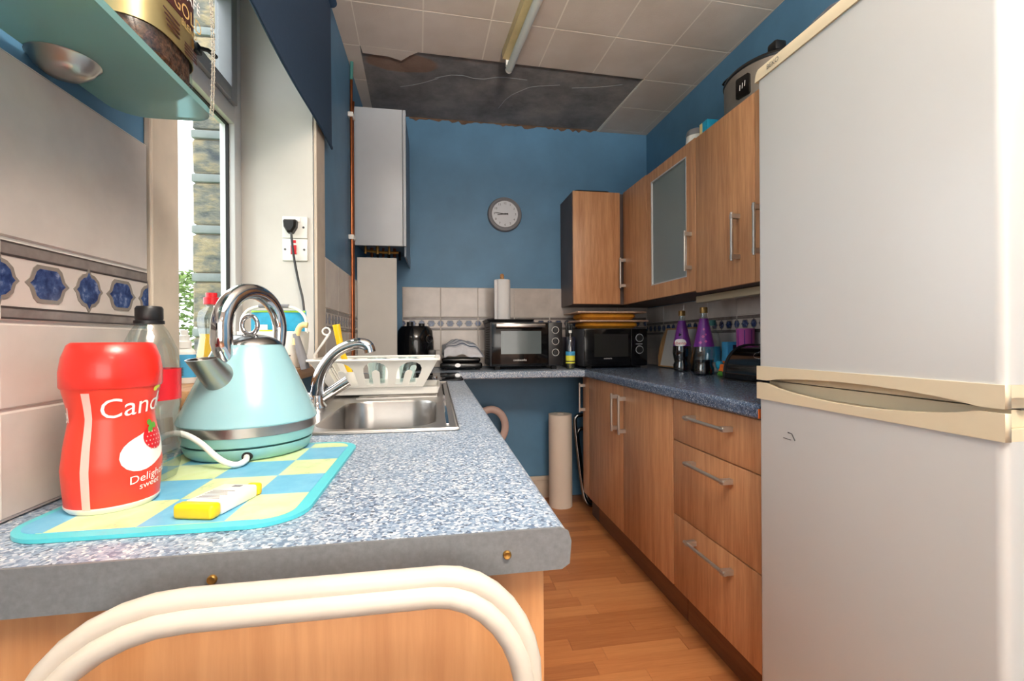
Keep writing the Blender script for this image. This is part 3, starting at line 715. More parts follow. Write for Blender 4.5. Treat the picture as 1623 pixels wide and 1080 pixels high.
build('bottom_bar', MB().tube([blind(i/12, 0)+Vector((0, 0, -.002)) for i in range(13)], .008, 8, flat=.6), 'blind_blue', t)
build('roller', MB().cyl((XL+.026, .79, 2.515), (XL+.026, 2.01, 2.515), .02, 16), 'blind_blue', t)
ch = MB()
for dx in (0, .009):
    for k in range(88):
        z = 1.535+k*.0105; ch.lathe([(0, -.0026), (.0024, 0), (0, .0026)], c=(XL+.026+.003*math.sin(k*.16), .955+dx, z), seg=6)
    ch.tube([(XL+.026+.003*math.sin(k*.16), .955+dx, 1.535+k*.0105) for k in range(0, 88, 4)], .0008, 5)
build('bead_chain', ch, 'chair_white', t)

# ------------------------------------------------------------------ left worktop things
# sink
t = thing('kitchen_sink', 'stainless steel sink with a ribbed drainer set in the speckled worktop', 'sink', (-.17, 1.48, ZL))
SX0, SX1, SY0, SY1 = -.392, .046, .945, 2.022; bas = rrect(-.262, .0, .985, 1.425, .075, 8)
build('rim', MB().plate([rrect(SX0, SX1, SY0, SY1, .008, 3), list(reversed(bas))], .003, lambda x, y, z: Vector((x, y, ZL+.002+z))).tube([(SX0+.004, SY0+.004, ZL+.003), (SX1-.004, SY0+.004, ZL+.003), (SX1-.004, SY1-.004, ZL+.003), (SX0+.004, SY1-.004, ZL+.003)], .0035, 6, closed=True), 'steel', t, smooth=False)
def sc_loop(k, z, cx=-.131, cy=1.205): return [(cx+(x-cx)*k, cy+(y-cy)*k, z) for x, y in bas]
bs = MB().loft([sc_loop(1.0, ZL+.0034), sc_loop(.985, ZL-.004), sc_loop(.965, ZL-.10), sc_loop(.93, ZL-.145), sc_loop(.85, ZL-.16)], cap0=False)
build('basin', bs, 'steel', t)
build('waste', MB().lathe([(.032, 0), (.032, .002), (.02, .002), (0, .001)], c=(-.131, 1.205, ZL-.1595), seg=20), 'chrome_dull', t)
rb = MB()
for k in range(13):
    y = 1.49+k*.036; rb.tube([(-.25+.02*k*.2, y, ZL+.0036), (.0, y+.02, ZL+.0036)], .005, 6, flat=1)
build('drainer_rib', rb, 'steel', t)
build('rim_groove', MB().box(.018, .026, 1.0, 1.9, ZL+.0034, ZL+.006, .001), 'chrome', t)
# tap
t = thing('mixer_tap', 'chrome two handled mixer tap with swan neck spout behind the basin', 'tap', (-.325, 1.32, ZL+.0035))
build('body', MB().lathe([(.026, 0), (.026, .006), (.020, .014), (.018, .04), (.015, .052), (0, .055)], c=(-.325, 1.32, ZL+.0036), seg=24), 'chrome', t)
build('spout', MB().tube([(-.325, 1.32, .95), (-.322, 1.318, .99), (-.305, 1.316, 1.03), (-.272, 1.314, 1.068), (-.235, 1.312, 1.086), (-.205, 1.31, 1.09), (-.186, 1.31, 1.082), (-.182, 1.31, 1.064)], [.019, .017, .0155, .0155, .0155, .016, .0165, .0155], 14, smooth=2), 'chrome', t)
build('handle', MB().cyl((-.335, 1.315, .935), (-.425, 1.285, .985), .015, 18, .017).cyl((-.425, 1.285, .985), (-.428, 1.284, .987), .013, 18), 'chrome', t)
build('handle', MB().cyl((-.315, 1.325, .938), (-.245, 1.335, .985), .014, 18, .016), 'chrome', t)
# drying rack
t = thing('dish_rack', 'white plastic dish drying rack with arched slots on the drainer', 'dish rack', (-.18, 1.66, .945))
Bx0, Bx1, By0, By1, Bz = -.335, -.045, 1.52, 1.76, .947
Tx0, Tx1, Ty0, Ty1, Tz = -.395, .012, 1.46, 1.82, 1.036
def arch(cx, w, h0, h1):
    out = [(cx-w/2, h0), (cx+w/2, h0)]; r = w/2; ry = r*3.4
    return out+[(cx+r*math.cos(a), h1-ry+ry*math.sin(a)) for a in [i*PI/8 for i in range(9)]]
def wallmap(p00, p10, p01, p11):
    p00, p10, p01, p11 = map(Vector, (p00, p10, p01, p11)); n = (p10-p00).cross(p01-p00).normalized()
    return lambda x, y, z: (p00*(1-x)+p10*x)*(1-y)+(p01*(1-x)+p11*x)*y+n*z
def slotwall(p00, p10, p01, p11, cs, w):
    holes = []
    for c in cs:
        o = arch(c, w, .08, .93); post = arch(c, w*.32, .0801, .62)
        # arch opening with a tongue standing in it
        hole = [(c-w/2, .08), (c-w*.16, .08)]+list(reversed(post[2:]))[:]+[(c+w*.16, .08), (c+w/2, .08)]+o[2:]
        holes.append(list(reversed(hole)))
    return MB().plate([[(0, 0), (1, 0), (1, 1), (0, 1)]]+holes, .003, wallmap(p00, p10, p01, p11))
cs = (.2, .5, .8)
near = slotwall((Bx0, By0, Bz), (Bx1, By0, Bz), (Tx0+.01, Ty0+.01, Tz), (Tx1-.01, Ty0+.01, Tz), cs, .22)
build('side_wall', near, 'white_rack', t, smooth=False)
build('side_wall', slotwall((Bx0, By1, Bz), (Bx1, By1, Bz), (Tx0+.01, Ty1-.01, Tz), (Tx1-.01, Ty1-.01, Tz), cs, .22), 'white_rack', t, smooth=False)
build('end_wall', slotwall((Bx0, By0, Bz), (Bx0, By1, Bz), (Tx0+.01, Ty0+.01, Tz), (Tx0+.01, Ty1-.01, Tz), (.33, .67), .2), 'white_rack', t, smooth=False)
build('end_wall', MB().plate([[(0, 0), (1, 0), (1, 1), (0, 1)]], .003, wallmap((Bx1, By0, Bz), (Bx1, By1, Bz), (Tx1-.01, Ty0+.01, Tz), (Tx1-.01, Ty1-.01, Tz))), 'white_rack', t, smooth=False)
build('rim', MB().plate([rrect(Tx0, Tx1, Ty0, Ty1, .02), list(reversed(rrect(Tx0+.016, Tx1-.016, Ty0+.016, Ty1-.016, .012)))], .007, lambda x, y, z: Vector((x, y, Tz+z))), 'white_rack', t, smooth=False)
gr = MB()
for k in range(9): y = By0+.01+k*.0275; gr.box(Bx0, Bx1, y, y+.008, Bz, Bz+.006)
gr.box(Bx0, Bx0+.012, By0, By1, Bz-.002, Bz+.004).box(Bx1-.012, Bx1, By0, By1, Bz-.002, Bz+.004)
build('base_slat', gr, 'white_rack', t, smooth=False)
tr = MB(); z0 = ZL+.009
tr.loft([[(x, y, z) for x, y in rrect(-.345+e, .01-e, 1.53+e, 1.79-e, .015, 3)] for z, e in ((z0, .012), (z0+.002, .006), (z0+.024, 0), (z0+.024, .004), (z0+.005, .01))])
tag(build('drip_tray', tr, 'white_plastic'), 'shallow white drip tray under the dish rack', 'tray')
for x, y, lb in ((-.10, 1.62, 'clear glass tumbler by the slanted end of the dish rack'), (-.20, 1.60, 'clear glass tumbler in the dish rack, next to the tap spout')):
    tag(build('drinking_glass', MB().lathe([(.026, 0), (.032, .085), (.030, .085), (.0245, .004), (0, .004)], c=(x, y, Bz+.0062), seg=24), 'clear_glass'), lb, 'glass', 'tumblers in the dish rack')
t = thing('dish_brush', 'yellow handled dish brush leaning in the rack', 'brush', (-.33, 1.70, .955))
build('handle', MB().tube([(-.30, 1.70, .97), (-.335, 1.70, 1.06), (-.352, 1.70, 1.155)], [.008, .011, .013], 10, flat=.5), 'yellow', t)
build('bristles', MB().cyl((-.30, 1.70, .953), (-.30, 1.70, .985), .018, 14), 'white_plastic', t)
t = thing('whisk', 'white wire handled whisk leaning in the dish rack', 'utensil', (-.33, 1.58, .95))
build('wire_loop', MB().tube([(-.358+.012*math.cos(a), 1.58, 1.128+.012*math.sin(a)) for a in [i*PI/6 for i in range(12)]], .003, 6, closed=True).tube([(-.35, 1.58, 1.118), (-.395, 1.575, 1.05), (-.385, 1.57, .96)], .004, 8), 'white_plastic', t)
t = thing('scrub_brush', 'cream and grey bottle brush with bent handle standing by the basket', 'brush', (-.40, 1.5, 1.0))
build('handle', MB().tube([(-.402, 1.50, 1.01), (-.418, 1.50, 1.07), (-.43, 1.50, 1.12)], [.014, .013, .009], 10), 'mid_grey', t)
build('grip', MB().tube([(-.432, 1.50, 1.085), (-.424, 1.50, 1.13), (-.412, 1.50, 1.148), (-.395, 1.50, 1.146)], .009, 10, smooth=1), 'cream_plastic', t)
# hob
t = thing('glass_hob', 'black glass hob set in the far end of the sink worktop', 'hob', (-.12, 2.34, ZL))
build('glass', MB().prism(rrect(-.40, .122, 2.10, 2.585, .03, 6), ZL+.0005, ZL+.006), 'hob_glass', t, smooth=False)
for x, y, r in ((-.27, 2.22, .075), (-.02, 2.22, .06), (-.27, 2.46, .06), (-.02, 2.46, .075)): build('cooking_ring', MB().tube([(x+r*math.cos(i*PI/16), y+r*math.sin(i*PI/16), ZL+.0061) for i in range(32)], .0008, 4, closed=True), 'mid_grey', t)
build('knob', MB().cyl((-.01, 2.12, ZL+.006), (-.01, 2.12, ZL+.022), .013, 18), 'chrome', t)
# mat, jar, bottle, kettle, sweetener box
t = thing('worktop_mat', 'blue and green chequered glass mat with a turquoise edge under the kettle', 'mat', (-.272, .672, ZL))
build('base', MB().prism(rrect(-.412, -.138, .486, .862, .05, 8), ZL+.0005, ZL+.0045), 'turquoise', t)
pr = MB().prism(rrect(-.404, -.152, .500, .850, .03, 8), ZL+.0045, ZL+.0049)
build('printed_squares', pr, 'mat_print', t, smooth=False)
zm = ZL+.005
JC = Vector((-.360, .580, zm)); JS = .87; JP = [(r*JS, z) for r, z in [(0, 0), (.043, 0), (.047, .005), (.0485, .02), (.0505, .045), (.0475, .07), (.0435, .092), (.0425, .10), (.0445, .112), (.0485, .128), (.0495, .134)]]
def jr(z):
    for (r0, z0), (r1, z1) in zip(JP, JP[1:]):
        if z0 <= z <= z1 and z1 > z0: return r0+(r1-r0)*(z-z0)/(z1-z0)
    return .0495*JS
t = thing('sweetener_jar', 'red waisted plastic jar of sweetener with a strawberry picture', 'jar', JC)
import bisect
fine = []
for (r0, z0), (r1, z1) in zip(JP, JP[1:]):
    for k in range(3): fine.append((r0+(r1-r0)*k/3, z0+(z1-z0)*k/3))
fine.append(JP[-1])
build('bottle', MB().lathe(fine, c=JC, seg=48), 'red_label', t)
build('base_ring', MB().lathe([(.0435*JS, .0), (.0478*JS, .005), (.0478*JS, .007), (.0435*JS, .007)], c=JC, seg=48), 'white_plastic', t)
build('lid', MB().lathe([(r*JS, z) for r, z in [(.0505, .132), (.0515, .134), (.0515, .150), (.049, .165), (.044, .178), (.040, .181), (0, .181)]], c=JC, seg=48), 'red_plastic', t)
A0 = math.atan2(-JC.y, -JC.x)        # angle of the surface that faces the camera
def jw(off, zc, lift=.0005, slope=0):
    def f(u, v, q=0):
        z = zc+v+slope*u; a = A0+off+u/.041; r = jr(z)+lift
        return Vector((JC.x+r*math.cos(a), JC.y+r*math.sin(a), JC.z+z))
    return f
build('lettering', MB().text('Canderel', .030, jw(1.06, .113, .0008, .08)), 'print_white', t, smooth=False)
build('lettering', MB().text('Canderel', .0235, jw(-2.2, .1, .0008, .08)), 'print_white', t, smooth=False)
build('lettering', MB().text('Delightfully', .0125, jw(.98, .034, .0008, .12)).text('sweet', .010, jw(.80, .024, .0008, .12)), 'print_white', t, smooth=False)
build('picture', MB().disc(jw(.80, .063, .0006), lambda a: .024+.006*math.cos(2*a-.9), 4, 28), 'print_white', t)
build('picture', MB().disc(jw(.93, .071, .0011), lambda a: .0135+.004*math.sin(a+.6), 4, 24), 'red', t)
sd = MB()
for i in range(-2, 3):
    for j in range(-2, 3):
        if abs(i)+abs(j) < 4: sd.disc(jw(.93, .071, .0015), lambda a: .0009, 1, 6) if False else sd.disc((lambda F, i=i, j=j: (lambda u, v: F(u+i*.0046+(j % 2)*.002, v+j*.0046)))(jw(.93, .071, .0014)), lambda a: .0009, 1, 6)
build('picture', sd, 'print_pink', t)
build('picture', MB().disc(jw(.94, .087, .0014), lambda a: .003+.005*abs(math.cos(a*1.5)), 2, 18), 'green', t)
build('leaf_mark', MB().disc(jw(1.08, .130, .0009), lambda a: .004+.0025*math.cos(2*a-1), 2, 14), 'yellow_green', t)
build('clear_window', MB().grid(lambda u, v: jw(-.55, .006+.122*v, .0006)((u-.5)*.0075, 0), 3, 18), 'print_pink', t)
# empty cola bottle
BC = Vector((-.372, .668, zm))
t = thing('drink_bottle', 'empty clear plastic drink bottle with black cap and red label', 'bottle', BC)
build('bottle', MB().lathe([(0, .006), (.02, 0), (.028, .004), (.0325, .02), (.0335, .05), (.030, .08), (.0305, .09), (.0335, .10), (.0335, .15), (.030, .172), (.020, .196), (.0125, .207), (.0125, .214)], c=BC, seg=40), 'clear_plastic', t)
build('label', MB().lathe([(.0338, .106), (.0338, .146), (.0334, .146), (.0334, .106)], c=BC, seg=40), 'red', t)
build('cap', MB().lathe([(.0165, .205), (.0165, .209), (.0145, .210), (.0152, .212), (.0152, .225), (.0135, .228), (0, .228)], c=BC, seg=28), 'black_plastic', t)
cp = MB()
for k, (w_, n_) in enumerate(((.016, 7), (.019, 9), (.012, 5))):
    for q in range(n_): x = BC.x-w_/2+w_*q/n_; cp.box(x, x+w_/n_*.7, BC.y+.004-k*.0042, BC.y+.0064-k*.0042, BC.z+.2280, BC.z+.2283)
build('cap_print', cp, 'print_white', t, smooth=False)
# kettle
KC = Vector((-.309, .826, zm)); KS = .96
t = thing('kettle', 'pale blue pyramid kettle with chrome spout and hoop handle', 'kettle', KC)
build('power_base', MB().lathe([(r*KS, z) for r, z in [(0, 0), (.088, 0), (.094, .004), (.0985, .016), (.0985, .019), (0, .019)]], c=KC, seg=56), 'kettle_base', t)
build('lower_body', MB().lathe([(r*KS, z) for r, z in [(.0955, .0205), (.1005, .023), (.1035, .037), (0, .037)]], c=KC, seg=56), 'kettle_base', t)
build('metal_band', MB().lathe([(r*KS, z) for r, z in [(.1035, .037), (.1045, .0375), (.1045, .0525), (0, .0525)]], c=KC, seg=56), 'steel', t)
build('shell', MB().lathe([(r*KS, z) for r, z in [(.1065, .052), (.1075, .054), (.1065, .058), (.0945, .085), (.074, .13), (.055, .170), (.0505, .176), (0, .176)]], c=KC, seg=56), 'kettle_blue', t)
build('lid', MB().lathe([(.049, .176), (.047, .180), (.038, .187), (.02, .1925), (0, .194)], c=KC, seg=40), 'chrome_dull', t)
rgk = MB().tube([(KC.x+.0135*math.cos(a), KC.y-.004*math.cos(a), KC.z+.209+.0155*math.sin(a)) for a in [i*PI/14 for i in range(28)]], .0036, 10, closed=True)
build('lid_knob', rgk, 'chrome', t)
sd_ = Vector((-.30, -.95, 0)).normalized()
def kp(u, z, s=0): return KC+sd_*u+Vector((0, 0, z))+Vector((-sd_.y, sd_.x, 0))*s
P0, P1 = kp(.050, .114), kp(.100, .156)
dd = (P1-P0).normalized(); q = dd.to_track_quat('Z', 'Y').to_matrix().to_4x4()
sl = []
for tt, rr_ in ((0, .027), (.25, .0245), (.6, .022), (1, .0205), (1, .0187), (.55, .0187)):
    nn = (dd*(1-tt*.85)+Vector((0, 0, 1))*tt*.85).normalized(); ee = nn.cross(Vector((-sd_.y, sd_.x, 0))).normalized(); ff = nn.cross(ee)
    cc_ = P0+(P1-P0)*tt; sl.append([cc_+(ee*math.cos(2*PI*k/32)+ff*math.sin(2*PI*k/32))*rr_ for k in range(32)])
build('spout', MB().loft(sl), 'steel', t)
build('spout_collar', MB().lathe([(.0285, .010), (.0285, .015), (.026, .017)], seg=32, mat=Matrix.Translation(P0) @ q), 'steel', t)
hp = [kp(.050, .150), kp(.062, .176)]+[kp(-.008+.070*math.cos(a), .203+.063*math.sin(a)) for a in [-.15+i*PI*1.12/14 for i in range(15)]]+[kp(-.074, .172), kp(-.062, .156)]
build('handle', MB().tube(hp, [.013, .0155]+[.0155-.004*i/14 for i in range(15)]+[.011, .010], 16, smooth=1), 'chrome', t)
cp_ = Vector((KC.x+.028, KC.y-.0895, KC.z+.009))
build('cable', MB().tube([cp_, cp_+Vector((.006, -.018, -.002)), cp_+Vector((-.002, -.034, -.0045)), cp_+Vector((-.022, -.036, .005)), cp_+Vector((-.055, -.02, .03)), cp_+Vector((-.085, -.012, .043)), cp_+Vector((-.112, -.008, .036)), cp_+Vector((-.128, -.006, .012)), cp_+Vector((-.13, .02, -.004))], .0042, 10, smooth=2), 'white_plastic', t)
build('cable_port', MB().cyl(cp_+Vector((0, .012, 0)), cp_+Vector((.0, -.0015, 0)), .007, 14), 'black_matte', t)
# sweetener dispenser
t = thing('tablet_dispenser', 'small white tablet dispenser with yellow ends lying on the mat', 'dispenser', (-.236, .548, zm), math.radians(-14))
build('body', MB().box(-.021, .021, -.026, .033, .0, .0145, .003, 2), 'white_plastic', t, world=False)
build('end_cap', MB().box(-.0217, .0217, -.041, -.0262, -.0002+.0003, .0153, .004, 3), 'yellow', t, world=False)
build('end_cap', MB().box(.006, .0215, .0332, .042, .0001, .0140, .003, 2), 'yellow', t, world=False)
pt = MB()
for k in range(7): pt.box(-.014, .012-.003*(k % 3), -.018+k*.004, -.0168+k*.004, .0146, .0148)
pt.box(-.002, .008, .020, .026, .0146, .0148)
build('small_print', pt, 'mid_grey', t, world=False, smooth=False)

# ------------------------------------------------------------------ window sill things
zs = 1.0125
t = thing('spray_bottle', 'white pump bottle with a blue label on the window sill', 'bottle', (-.505, 1.02, zs))
c = (-.505, 1.02, zs)
build('bottle', MB().lathe([(.0, 0), (.019, 0), (.021, .003), (.021, .062), (.017, .069), (.013, .071), (0, .072)], c=c, seg=28, sy=.7), 'white_plastic', t)
build('label', MB().lathe([(.0214, .012), (.0214, .058), (.021, .058), (.021, .012)], c=c, seg=28, sy=.72), 'sky_print', t)
build('cap', MB().lathe([(.013, .071), (.013, .084), (.0095, .086), (.0095, .096), (.007, .098), (.007, .108), (0, .108)], c=c, seg=20), 'white_plastic', t)
bc_ = MB()
for k in range(6): bc_.box(c[0]-.004, c[0]+.006, c[1]-.0159, c[1]-.0156, zs+.016+k*.003, zs+.0175+k*.003)
build('barcode', bc_, 'dark_grey', t, smooth=False)
c = (-.525, 1.18, zs)
t = thing('dish_soap', 'clear washing up liquid bottle with yellow soap and red cap on the sill', 'bottle', c)
build('bottle', MB().lathe([(0, 0), (.031, 0), (.034, .005), (.034, .05), (.026, .095), (.031, .135), (.027, .155), (.013, .166), (.012, .175), (0, .175)], c=c, seg=32, sy=.65), 'clear_plastic', t)
build('liquid', MB().lathe([(0, .002), (.030, .002), (.0325, .006), (.0325, .05), (.0245, .095), (.0255, .102), (0, .102)], c=c, seg=32, sy=.65), 'yellow', t)
build('cap', MB().lathe([(.017, .172), (.017, .188), (.012, .189), (.012, .199), (0, .199)], c=c, seg=24, sy=.8), 'red', t)
t = thing('caddy', 'white plastic caddy with a hoop handle on the window sill', 'caddy', (-.515, 1.57, zs))
cx, cy = -.515, 1.57
build('tub', MB().loft([[(cx+x*k, cy+y*k, z) for x, y in rrect(-.10, .10, -.06, .06, .04, 6)] for z, k in ((zs, .82), (zs+.004, .86), (zs+.06, .97), (zs+.115, 1.0), (zs+.115, .95), (zs+.02, .82))]), 'white_rack', t)
hl = MB()
for i in range(4):
    for j in range(2): hl.lathe([(0, -.001), (.0025, -.001), (.0025, .001), (0, .001)], seg=8, mat=Matrix.Translation((cx+.03+i*.011, cy-.0545, zs+.028+j*.011)) @ Matrix.Rotation(PI/2, 4, 'X'))
build('drain_hole', hl, 'dark_gap', t)
build('handle', MB().tube([(cx-.098, cy, zs+.11), (cx-.098, cy, zs+.165), (cx-.06, cy, zs+.198), (cx+.06, cy, zs+.198), (cx+.098, cy, zs+.165), (cx+.098, cy, zs+.11)], .005, 8, smooth=2), 'white_rack', t)
build('grip', MB().cyl((cx-.045, cy, zs+.197), (cx+.045, cy, zs+.197), .0065, 10), 'mid_grey', t)
t = thing('wipes_pack', 'blue and green pack of cleaning wipes standing in the white caddy', 'packet', (cx, cy+.02, zs+.03))
def pk(u, v, s): 
    x = -.075+.165*u; z = .1*v+.085; th = .018*math.sin(PI*min(max(v*.9+.05, 0), 1))**.5*math.sin(PI*(u*.9+.05))**.4
    return Vector((cx+x, cy+.025+s*th, zs+z))
build('pack', MB().grid(lambda u, v: pk(u, v, -1), 16, 8).grid(lambda u, v: pk(u, v, 1), 16, 8), 'cyan_print', t)
build('green_panel', MB().grid(lambda u, v: pk(.46+.2*u-.08*v, v*.98, -1)+Vector((0, -.0008, 0)), 4, 8).grid(lambda u, v: pk(u, .93+.06*v, -1)+Vector((0, -.0009, 0)), 14, 2), 'lime', t)
build('print', MB().grid(lambda u, v: pk(.08+.24*u, .35+.18*v, -1)+Vector((0, -.001, 0)), 4, 2), 'print_white', t)
tag(build('sponge', MB().box(-.545, -.490, 1.523, 1.545, zs+.100, zs+.120, .004), 'yellow'), 'yellow sponge lying in the white caddy', 'sponge')

# ------------------------------------------------------------------ glass shelf with coffee jar
t = thing('glass_shelf', 'frosted aqua glass shelf on a round metal boss above the tiles', 'shelf', (-.38, .40, 1.42))
sh = [(-.441, .02), (-.441, .70)]+[(-.441+.035-.035*math.cos(a), .70+.035*math.sin(a)) for a in [i*PI/12 for i in range(1, 7)]]+[(-.317-.032+.032*math.cos(PI/2-a), .703+.032*math.sin(PI/2-a)) for a in [i*PI/12 for i in range(7)]]+[(-.317, .02)]
build('glass', MB().prism(sh, 1.42, 1.429), 'shelf_glass', t, smooth=False)
for y in (.598, .10): build('boss', MB().lathe([(0, -.020), (.016, -.018), (.026, -.010), (.031, -.001), (.033, 0), (0, 0)], c=(-.4185, y, 1.4195), seg=28), 'steel', t)
CC = Vector((-.382, .635, 1.4295)); CS = 1.36
t = thing('coffee_jar', 'gold labelled glass jar of instant coffee on the glass shelf', 'jar', CC)
def csq(r, n=40, e=3.2): 
    return [(math.copysign(abs(math.cos(a))**(2/e), math.cos(a))*r, math.copysign(abs(math.sin(a))**(2/e), math.sin(a))*r) for a in [i*2*PI/n for i in range(n)]]
def cj(z, r): return [(CC.x+x*CS, CC.y+y*CS, CC.z+z*CS) for x, y in csq(r)]
build('coffee', MB().loft([cj(.001, .042), cj(.006, .0455), cj(.115, .0455), cj(.13, .04)]), 'coffee', t)
build('glass', MB().loft([cj(0, .042), cj(.006, .0475), cj(.14, .0475), cj(.165, .035)], cap0=False, cap1=False), 'clear_glass', t)
def lab(z): return .024+.0*z
build('label', MB().loft([cj(.026, .048), cj(.026, .0484), cj(.130, .0484), cj(.130, .048)], cap0=False, cap1=False), 'gold', t)
build('label_band', MB().loft([cj(.057, .0485), cj(.057, .0488), cj(.112, .0488), cj(.112, .0485)], cap0=False, cap1=False), 'maroon', t)
build('lid', MB().loft([cj(.166, .037), cj(.168, .04), cj(.185, .04), cj(.187, .036)]), 'maroon', t)
f1 = lambda ox, oz: (lambda x, y: CC+Vector((.0492, ox+x, oz+y))*CS)
f2 = lambda ox, oz: (lambda x, y: CC+Vector((ox+x, -.0492, oz+y))*CS)
build('lettering', MB().text('NESCAFÉ', .015, f1(.004, .084)).text('NESCAFÉ', .015, f2(0, .084)), 'print_white', t, smooth=False)
build('lettering', MB().text('GOLD', .018, f1(.012, .066)).text('BLEND', .009, f1(.014, .0535)).text('GOLD', .018, f2(0, .066)).text('BLEND', .009, f2(0, .0535)), 'gold_text', t, smooth=False)
sm = MB()
for k in range(4): sm.box(.0488, .0490, -.028+.002*k, -.002, .046-.004*k, .0475-.004*k, mat=Matrix.Translation(CC) @ Matrix.Scale(CS, 4)).box(.0488, .0490, .006, .028, .037-.003*k, .0382-.003*k, mat=Matrix.Translation(CC) @ Matrix.Scale(CS, 4))
build('small_print', sm, 'maroon', t, smooth=False)
build('bean_mark', MB().disc(f1(.020, .0445), lambda a: .0035+.0015*math.cos(2*a+PI), 2, 14), 'brass', t)
build('cup_mark', MB().box(-.006, .008, -.0494, -.0489, .046, .056, .0002, mat=Matrix.Translation(CC) @ Matrix.Scale(CS, 4)), 'print_white', t)

# ------------------------------------------------------------------ back worktop things
zw = WZ+.0006
t = thing('air_fryer', 'glossy black air fryer with a round dial beside the white cover board', 'appliance', (-.13, 2.87, zw))
c = (-.13, 2.87, zw)
build('body', MB().lathe([(0, .006), (.098, .006), (.105, .014), (.112, .10), (.113, .17), (.105, .24), (.085, .268), (0, .274)], c=c, seg=40), 'black_gloss', t)
build('foot', MB().lathe([(.09, 0), (.09, .006)], c=c, seg=24), 'black_matte', t)
build('dial', MB().lathe([(0, 0), (.027, 0), (.027, .004), (.020, .006), (.019, .018), (0, .019)], seg=24, mat=Matrix.Translation((-.13+.113*math.cos(-.75), 2.87+.113*math.sin(-.75), zw+.19)) @ Vector((math.cos(-.75), math.sin(-.75), 0)).to_track_quat('Z', 'Y').to_matrix().to_4x4()), 'chrome_dull', t)
build('handle', MB().box(-.05, -.005, 2.76, 2.785, zw+.085, zw+.125, .006), 'black_plastic', t)
build('top_knobs', MB().cyl((-.16, 2.85, zw+.27), (-.16, 2.85, zw+.295), .02, 14).cyl((-.09, 2.86, zw+.265), (-.09, 2.86, zw+.285), .018, 14), 'black_plastic', t)
t = thing('sandwich_grill', 'low black sandwich grill with an oval badge under the tea towel', 'appliance', (.15, 2.86, zw))
build('body', MB().box(.02, .275, 2.76, 2.99, zw+.008, zw+.045, .012, 3).box(.03, .265, 2.775, 2.98, zw+.046, zw+.075, .012, 3), 'black_gloss', t)
build('foot', MB().box(.04, .06, 2.78, 2.96, zw, zw+.008).box(.24, .26, 2.78, 2.96, zw, zw+.008), 'black_matte', t)
bd_ = Matrix.Translation((.125, 2.759, zw+.03)) @ Matrix.Rotation(PI/2, 4, 'X')
build('badge', MB().lathe([(0, 0), (.017, 0), (.017, .003), (0, .003)], seg=24, sy=.7, mat=bd_), 'chrome_dull', t)
def tw(u, v):
    x = .045+.235*u; zt = zw+.078+.105*math.sin(PI*min(1, u*.8+.18))**.6*math.sin(PI*(.12+.76*v))**.5
    return Vector((x+.012*math.sin(v*7), 2.77+.20*v+.01*math.sin(u*8), zt+.006*math.sin(u*17+v*5)-.05*max(0, u-.82)))
t = thing('tea_towel', 'crumpled white tea towel with dark blue stripes on the sandwich grill', 'towel', (.16, 2.87, zw+.08))
o1 = MB().grid(tw, 28, 16)
nrm = lambda u, v: Vector((0, 0, -.004))
o1.grid(lambda u, v: Vector((tw(u, v).x, tw(u, v).y, max(zw+.077, tw(u, v).z-.05))), 28, 16)
def skirt(fn, n=28): return lambda u, v: fn(u)*(1-v)+Vector((fn(u).x, fn(u).y, max(zw+.077, fn(u).z-.05)))*v
for fn in (lambda u: tw(u, 0), lambda u: tw(u, 1), lambda u: tw(0, u), lambda u: tw(1, u)): o1.grid(skirt(fn), 28, 2)
build('cloth', o1, 'cloth', t)
st = MB()
for v0 in (.06, .22, .38, .54, .72): st.grid(lambda u, v: tw(u, v0+.03*v)+Vector((0, -.003, .003)), 28, 1)
build('stripe', st, 'cloth_stripe', t)
t = thing('mini_oven', 'black mini oven with a glass door and three dials', 'oven', (.55, 2.88, zw))
ox0, ox1, oy, oz0, oz1 = .318, .762, 2.70, WZ+.022, 1.205
build('case', MB().box(ox0, ox1, oy+.02, 3.06, oz0, oz1, .006), 'dark_grey', t)
build('foot', MB().box(ox0+.03, ox0+.06, 2.74, 2.77, zw, oz0).box(ox1-.06, ox1-.03, 2.74, 2.77, zw, oz0).box(ox0+.03, ox0+.06, 3.0, 3.03, zw, oz0).box(ox1-.06, ox1-.03, 3.0, 3.03, zw, oz0), 'black_matte', t)
d = build('door', MB().box(ox0+.006, ox1-.092, oy, oy+.019, oz0+.004, oz1-.004, .003), 'black_gloss', t)
build('window', MB().box(ox0+.062, ox1-.135, oy-.0012, oy-.0001, oz0+.075, oz1-.055), 'oven_glass', d, smooth=False)
build('handle', MB().box(ox0+.03, ox1-.115, oy-.03, oy-.018, oz1-.034, oz1-.012, .003).box(ox0+.04, ox0+.055, oy-.02, oy, oz1-.03, oz1-.016).box(ox1-.14, ox1-.125, oy-.02, oy, oz1-.03, oz1-.016), 'steel', d)
build('lettering', MB().text('cookworks', .018, plane_fn(((ox0+ox1-.09)/2, oy-.0006, oz0+.038), (1, 0, 0), (0, 0, 1))), 'print_white', d, smooth=False)
p = build('control_panel', MB().box(ox1-.09, ox1-.002, oy, oy+.019, oz0+.004, oz1-.004, .003), 'black_plastic', t)
for z in (oz1-.05, oz1-.118, oz1-.186):
    mt = Matrix.Translation((ox1-.046, oy, z)) @ Matrix.Rotation(PI/2, 4, 'X')
    build('dial', MB().lathe([(0, 0), (.017, 0), (.015, .016), (0, .017)], seg=22, mat=mt), 'black_plastic', p)
    build('dial_ring', MB().lathe([(.020, 0), (.0225, 0), (.0225, .0025), (.020, .0025), (.020, 0)], seg=28, mat=mt), 'print_white', p)
vt = MB()
for k in range(14): vt.box(ox0-.0012, ox0, 2.76, 2.95, oz0+.04+k*.015, oz0+.047+k*.015)
build('vent', vt, 'black_matte', t, smooth=False)
